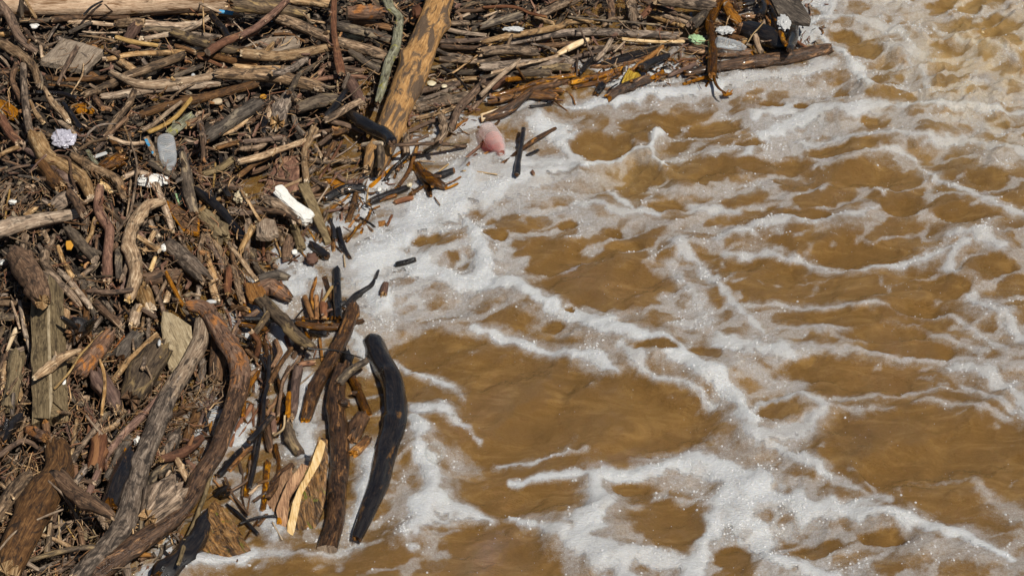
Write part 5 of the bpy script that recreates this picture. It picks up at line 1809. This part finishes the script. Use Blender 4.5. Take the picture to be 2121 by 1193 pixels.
# painted sticks: paint is a part
def paint_on(o, px, w, name='blue_paint'):
    i = [t[0] for t in THINGS].index(o)
    pv = np.array([v_.co for v_ in BODY[o.name].data.vertices]) + np.array(o.location)
    pp = to_px(pv)
    P = []
    for q in px:
        k = np.argsort(np.hypot(*(pp - np.array(q)).T))[:10]
        P.append(at(q[0], q[1], float(pv[k][:, 2].mean())))
    P = np.array(P); r = np.array([w * 0.5 * mpp(p) for p in P])
    data = tube_data(P, r, 777, ('c', 'c'), 0.3, sides=12)
    link(name, mesh_of(name, data, np.array(o.location), False), M['blue_paint'], o)
s1 = stem(cp('A', '1640,25 1720,60 1800,95 1920,115 1995,138'), [5, 7, 8, 8, 6], 'tn', 'thin stick with a band of blue paint near the far edge', 'bb', 0.03)
paint_on(s1, cp('A', '1800,97 1860,104 1920,114'), 9.4)
s2 = slab(cp('E', '1180,20 1225,0 1270,90 1365,235 1330,245 1240,140'), 5, 'tn', 'flat tan lath with blue paint spots beside the clear ridged bottle', 'lath', 'lath', zoff=0.035, rough=0.02)
zt = float(s2.location.z) + 5 * 0.0015
slab(cp('E', '1190,35 1212,28 1240,85 1225,95 1205,70'), 1.5, 'blue_paint', None, 'blue_paint', 'x', parent=s2, z=zt + 0.0015, rough=0.05)
slab(cp('E', '1245,135 1262,128 1270,148 1252,155'), 1.5, 'blue_paint', None, 'blue_paint', 'x', parent=s2, z=zt + 0.0015, rough=0.05)
# thin black wire from the striped log to the black river log
stem(cp('H', '1000,648 1150,655 1270,682 1400,722'), [3.6, 3.2, 3, 2.8], 'wire', 'thin black wire-like root stretched to the long curved black log', 'cc', 0.02, noun='root') if False else None
ENDMAT['wire'] = 'wire'; TONE['wire'] = 'black'
stem(cp('H', '940,640 1010,648 1150,655 1270,682 1400,722'), [9, 3.6, 3.2, 3, 2.8], 'wire', 'thin black root stretched to the long curved black log', 'rr', 0.05, noun='root')
# one big bubble by the black log
SEED[0] += 1
bo_ = lump(903, 935, 42, 40, 40, 'bubble', 'big clear bubble in the foam beside the long curved black log', 'bubble', 'bubble', amp=0.02, zoff=-0.01)

# ------------------------------------------------------------------ fine litter of twigs, bark crumbs and reeds (nobody could count it)
def litter(name, n, label, mats, wr, lr, zr, region, seed, spread=0.6):
    rg = np.random.default_rng(seed)
    V, F, UV, MI = [], [], [], []
    c = 0; tries = 0
    while c < n and tries < n * 12:
        tries += 1
        u, v = (rg.uniform(-80, 1760), rg.uniform(-80, 1260)) if rg.random() < 0.82 else (rg.uniform(-420, 1900), rg.uniform(-330, 0)) if rg.random() < 0.6 else (rg.uniform(-420, 500), rg.uniform(-100, 1500))
        s = region(u, v)
        if s is None: continue
        z0 = s
        p = at(u, v, z0)
        z = 0.085 * float(sstep(10, 420, RG[(int(u // 20), int(v // 20))])) + rg.uniform(*zr)
        p = at(u, v, z)
        a = grain(u, v) + rg.normal(0, spread)
        # photo direction -> world direction on the heap
        q = at(u + math.cos(a) * 10, v + math.sin(a) * 10, z)
        T = (q - p); T /= np.linalg.norm(T); T[2] = rg.normal(0, 0.22); T /= np.linalg.norm(T)
        L = rg.uniform(*lr) * PXM * 1.0; w = wr[0] + (wr[1] - wr[0]) * rg.random() ** 2
        r = w * PXM * 0.5
        A = np.cross(T, [0, 0, 1.0]); A /= np.linalg.norm(A) + 1e-9; B = np.cross(A, T)
        bend = rg.normal(0, 0.16) * L
        base = len(V)
        k = 4
        for i, (t, rs) in enumerate(((-0.5, 0.8), (0.0, 1.0), (0.5, 0.7))):
            cc = p + T * t * L + A * bend * (1 - 4 * t * t)
            for j in range(k):
                th = math.pi / 4 + j * math.pi / 2
                V.append(cc + (A * math.cos(th) + B * math.sin(th) * 0.7) * r * rs)
        uo = rg.uniform(0, 30)
        m_ = int(rg.integers(len(mats)))
        for i in range(2):
            for j in range(k):
                j2 = (j + 1) % k
                F.append((base + i * k + j, base + i * k + j2, base + (i + 1) * k + j2, base + (i + 1) * k + j))
                UV += [(uo + j * r, uo + i * L / 2), (uo + (j + 1) * r, uo + i * L / 2), (uo + (j + 1) * r, uo + (i + 1) * L / 2), (uo + j * r, uo + (i + 1) * L / 2)]
                MI.append(m_)
        F.append((base + 3, base + 2, base + 1, base)); F.append((base + 2 * k, base + 2 * k + 1, base + 2 * k + 2, base + 2 * k + 3))
        UV += [(uo, uo)] * 8; MI += [m_, m_]
        c += 1
    me = bpy.data.meshes.new(name)
    me.from_pydata([tuple(x) for x in V], [], F)
    uvl = me.uv_layers.new(name='UVMap'); uvl.data.foreach_set('uv', np.array(UV, dtype=np.float32).ravel())
    o = link(name, me, [M[q] for q in mats])
    me.polygons.foreach_set('material_index', np.array(MI, dtype=np.int32))
    o['kind'] = 'stuff'; o['label'] = label; o['category'] = 'debris'
    return o
RG = {}; CL = {}
for gu in range(-440, 1940, 20):
    for gv in range(-340, 1520, 20):
        RG[(gu // 20, gv // 20)] = rin_px(gu + 10, gv + 10)
        CL[(gu // 20, gv // 20)] = float(fbm2(np.float64(gu / 90.0), np.float64(gv / 60.0), 301, 3))
def reg_in(lo, hi, prob=None):
    def f(u, v):
        s = RG.get((int(u // 20), int(v // 20)))
        if s is None or s < lo or s > hi: return None
        if prob is not None and CL[(int(u // 20), int(v // 20))] < -0.12: return None
        if prob is not None and v < 330 and ((u * 7.13 + v * 3.77) % 1.0) > prob: return None
        return 0.03
    return f
# packed fine debris under the wood, open in places where the water shows
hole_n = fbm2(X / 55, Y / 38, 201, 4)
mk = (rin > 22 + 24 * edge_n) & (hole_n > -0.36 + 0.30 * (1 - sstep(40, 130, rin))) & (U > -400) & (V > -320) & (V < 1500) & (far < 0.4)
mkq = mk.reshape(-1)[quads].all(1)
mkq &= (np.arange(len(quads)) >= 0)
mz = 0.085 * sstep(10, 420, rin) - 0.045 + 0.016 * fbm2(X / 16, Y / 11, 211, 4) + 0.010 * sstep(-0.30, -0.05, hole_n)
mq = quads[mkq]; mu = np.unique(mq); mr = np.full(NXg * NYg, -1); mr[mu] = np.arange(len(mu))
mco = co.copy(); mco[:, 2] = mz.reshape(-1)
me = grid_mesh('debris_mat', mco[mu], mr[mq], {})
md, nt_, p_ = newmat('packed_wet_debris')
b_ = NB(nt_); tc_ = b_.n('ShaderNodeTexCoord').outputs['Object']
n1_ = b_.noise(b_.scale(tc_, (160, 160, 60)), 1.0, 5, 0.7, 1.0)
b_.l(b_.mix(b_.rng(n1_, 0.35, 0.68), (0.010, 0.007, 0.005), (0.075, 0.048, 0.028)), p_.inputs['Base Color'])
p_.inputs['Roughness'].default_value = 0.8
bp_ = b_.n('ShaderNodeBump'); bp_.inputs['Distance'].default_value = 0.02; b_.l(n1_, bp_.inputs['Height']); b_.l(bp_.outputs[0], p_.inputs['Normal'])
me.materials.append(md)
o_ = bpy.data.objects.new('debris_mat', me); COL.objects.link(o_)
o_['kind'] = 'stuff'; o_['label'] = 'packed dark fine debris under the driftwood'; o_['category'] = 'debris'
litter('twig_litter', 7600, 'matted brown twigs and bark crumbs between the driftwood', ['br', 'dk', 'gy', 'dk', 'rb', 'bk', 'br'], (3.0, 13), (14, 60), (-0.05, 0.02), reg_in(12, 9999), 1, 0.8)
litter('twig_scraps', 6400, 'short thin twigs and straws scattered over the driftwood', ['gy', 'dk', 'tn', 'br', 'gy', 'rb', 'br', 'gy'], (1.1, 3.8), (10, 60), (-0.015, 0.06), reg_in(40, 9999, 0.4), 2, 0.9)
litter('bark_chips', 1100, 'flat bark chips and wood crumbs strewn over the driftwood', ['br', 'rb', 'tn', 'gy', 'or', 'dk'], (4.5, 14), (8, 24), (-0.01, 0.045), reg_in(20, 9999), 7, 1.4)
litter('wet_bark_litter', 1500, 'wet dark bark scraps floating along the foam edge', ['wd', 'bk', 'wo', 'rb'], (2, 8), (8, 40), (-0.004, 0.02), reg_in(-22, 40), 3, 1.0)

# ------------------------------------------------------------------ labels: each names one thing
LAND = [('the thick bare orange log', [(905, 30), (873, 108), (842, 184), (806, 276), (775, 345)]), ('the lichen-covered branch', [(815, 20), (828, 40), (820, 100), (795, 170), (781, 213)]),
        ('the white polystyrene block', [(574, 395), (641, 457)]), ('the clear ridged bottle', [(343, 287), (353, 348)]), ('the reddish plastic bottle', [(1008, 266), (1040, 318)]),
        ('the squared timber post', [(97, 601), (104, 860)]), ('the pale upright slab', [(350, 650), (362, 705), (375, 760)]), ('the long curved black log', [(770, 704), (807, 786), (815, 888), (785, 1000), (738, 1114)]),
        ('the split bark slab', [(665, 910), (625, 1110)]), ('the mossy bark block', [(460, 1100)]), ('the forked grey-brown trunk', [(118, 920), (90, 1030), (30, 1160)]), ('the weathered square plank', [(145, 115)]),
        ('the long peeled log', [(0, 10), (230, 10), (470, 5)]), ('the wet river log', [(1450, 145), (1720, 100)]), ('the wet upright branch', [(1490, 0), (1472, 70), (1475, 150)]), ('the yellow mossy chunk', [(1305, 158)]),
        ('the pale splintered wedge', [(1060, 240)]), ('the crumpled white film', [(132, 288)]), ('the olive board', [(630, 390), (680, 495)]), ('the brown broken board', [(380, 455)]), ('the oval white float', [(314, 373)]),
        ('the red-brown upright stick', [(691, 0), (695, 80), (705, 150)]), ('the black charred log', [(402, 390), (505, 497)]), ('the rotten tan log', [(0, 475), (160, 442)]), ('the knobbed upright log', [(697, 799), (701, 916), (680, 1136)]),
        ('the long pale tan branch', [(1000, 88), (1150, 58), (1226, 45)]), ('the wet dark plank', [(1230, 130), (1370, 95)]), ('the clear bottle by the river log', [(1510, 92)]), ('the yellow leaf', [(143, 507)]),
        ('the thick tan bent trunk', [(95, 323), (156, 358), (185, 400)]), ('the smooth tan forked limb', [(230, 150), (285, 174), (460, 153)]), ('the mottled bark log', [(228, 690), (165, 775)]),
        ('the cream shell', [(317, 1040)]), ('the fat grey log', [(350, 505), (425, 577)]), ('the striped dark log', [(545, 625), (645, 720)]), ('the rusty bark branch', [(465, 706), (490, 800), (447, 933), (349, 1083)]),
        ('the pale smooth branch', [(412, 711), (357, 801), (295, 950), (252, 1085)]), ('the long tan curved branch', [(675, 120), (610, 165), (510, 250)])]
def pd(p, poly):
    if len(poly) == 1:
        v = p - np.array(poly[0]); return np.hypot(*v), v
    best, bv = 1e9, None
    for i in range(len(poly) - 1):
        a, b2 = np.array(poly[i], float), np.array(poly[i + 1], float)
        t = np.clip(np.dot(p - a, b2 - a) / np.dot(b2 - a, b2 - a), 0, 1)
        v = p - (a + t * (b2 - a)); d = np.hypot(*v)
        if d < best: best, bv = d, v
    return best, bv
def auto(px, w, mat, noun, bent):
    c = px[len(px) // 2] if len(px) % 2 else (px[len(px) // 2] + px[len(px) // 2 - 1]) / 2
    c = np.array([np.clip(c[0], 5, 2115), np.clip(c[1], 5, 1188)])
    res = sorted(((pd(c, poly) + (nm,)) for nm, poly in LAND), key=lambda q: q[0])
    d, v, nm = res[0]
    if abs(v[0]) > abs(v[1]): side = 'right of' if v[0] > 0 else 'left of'
    else: side = 'in front of' if v[1] > 0 else 'behind'
    e = px[-1] - px[0]
    ang = math.degrees(math.atan2(-e[1], e[0])) % 180
    ori = 'lying level' if ang < 18 or ang > 162 else 'pointing away' if 68 < ang < 112 else 'slanting rightward' if ang <= 68 else 'slanting leftward'
    size = 'thin' if w < 7 else 'slim' if w < 13 else 'stout' if w < 23 else 'thick'
    return f"{size} {TONE[mat[:2] if mat != 'wire' else mat]}{' bent' if bent and noun != 'branch' else ''} {noun} {ori} {'just ' if d < 40 else ''}{side} {nm}", d
groups = {}
for t in THINGS:
    o, px, w, mat, label, noun, bent = t
    if label: o['label'] = label; groups.setdefault(label, []).append((0, o, px)); continue
    lab, d = auto(px, w, mat, noun, bent)
    groups.setdefault(lab, []).append((d, o, px))
for t in THINGS: t[0]['kind'] = 'thing'
ORD = ['longest', 'second longest', 'third longest', 'fourth longest', 'fifth longest', 'sixth longest', 'seventh longest', 'eighth longest']
for lab, L in groups.items():
    if len(L) == 1: L[0][1]['label'] = lab; continue
    L.sort(key=lambda q: -np.sum(np.hypot(*np.diff(q[2], axis=0).T)) if len(q[2]) > 1 else 0)
    for i, (d, o, px) in enumerate(L):
        full = f"{ORD[min(i, 7)]} {lab}"
        if len(full.split()) > 16: full = full.replace('just ', '')
        for q in ('thin ', 'slim ', 'stout ', 'thick '):
            if len(full.split()) > 16: full = full.replace(' ' + q, ' ', 1)
        o['label'] = full
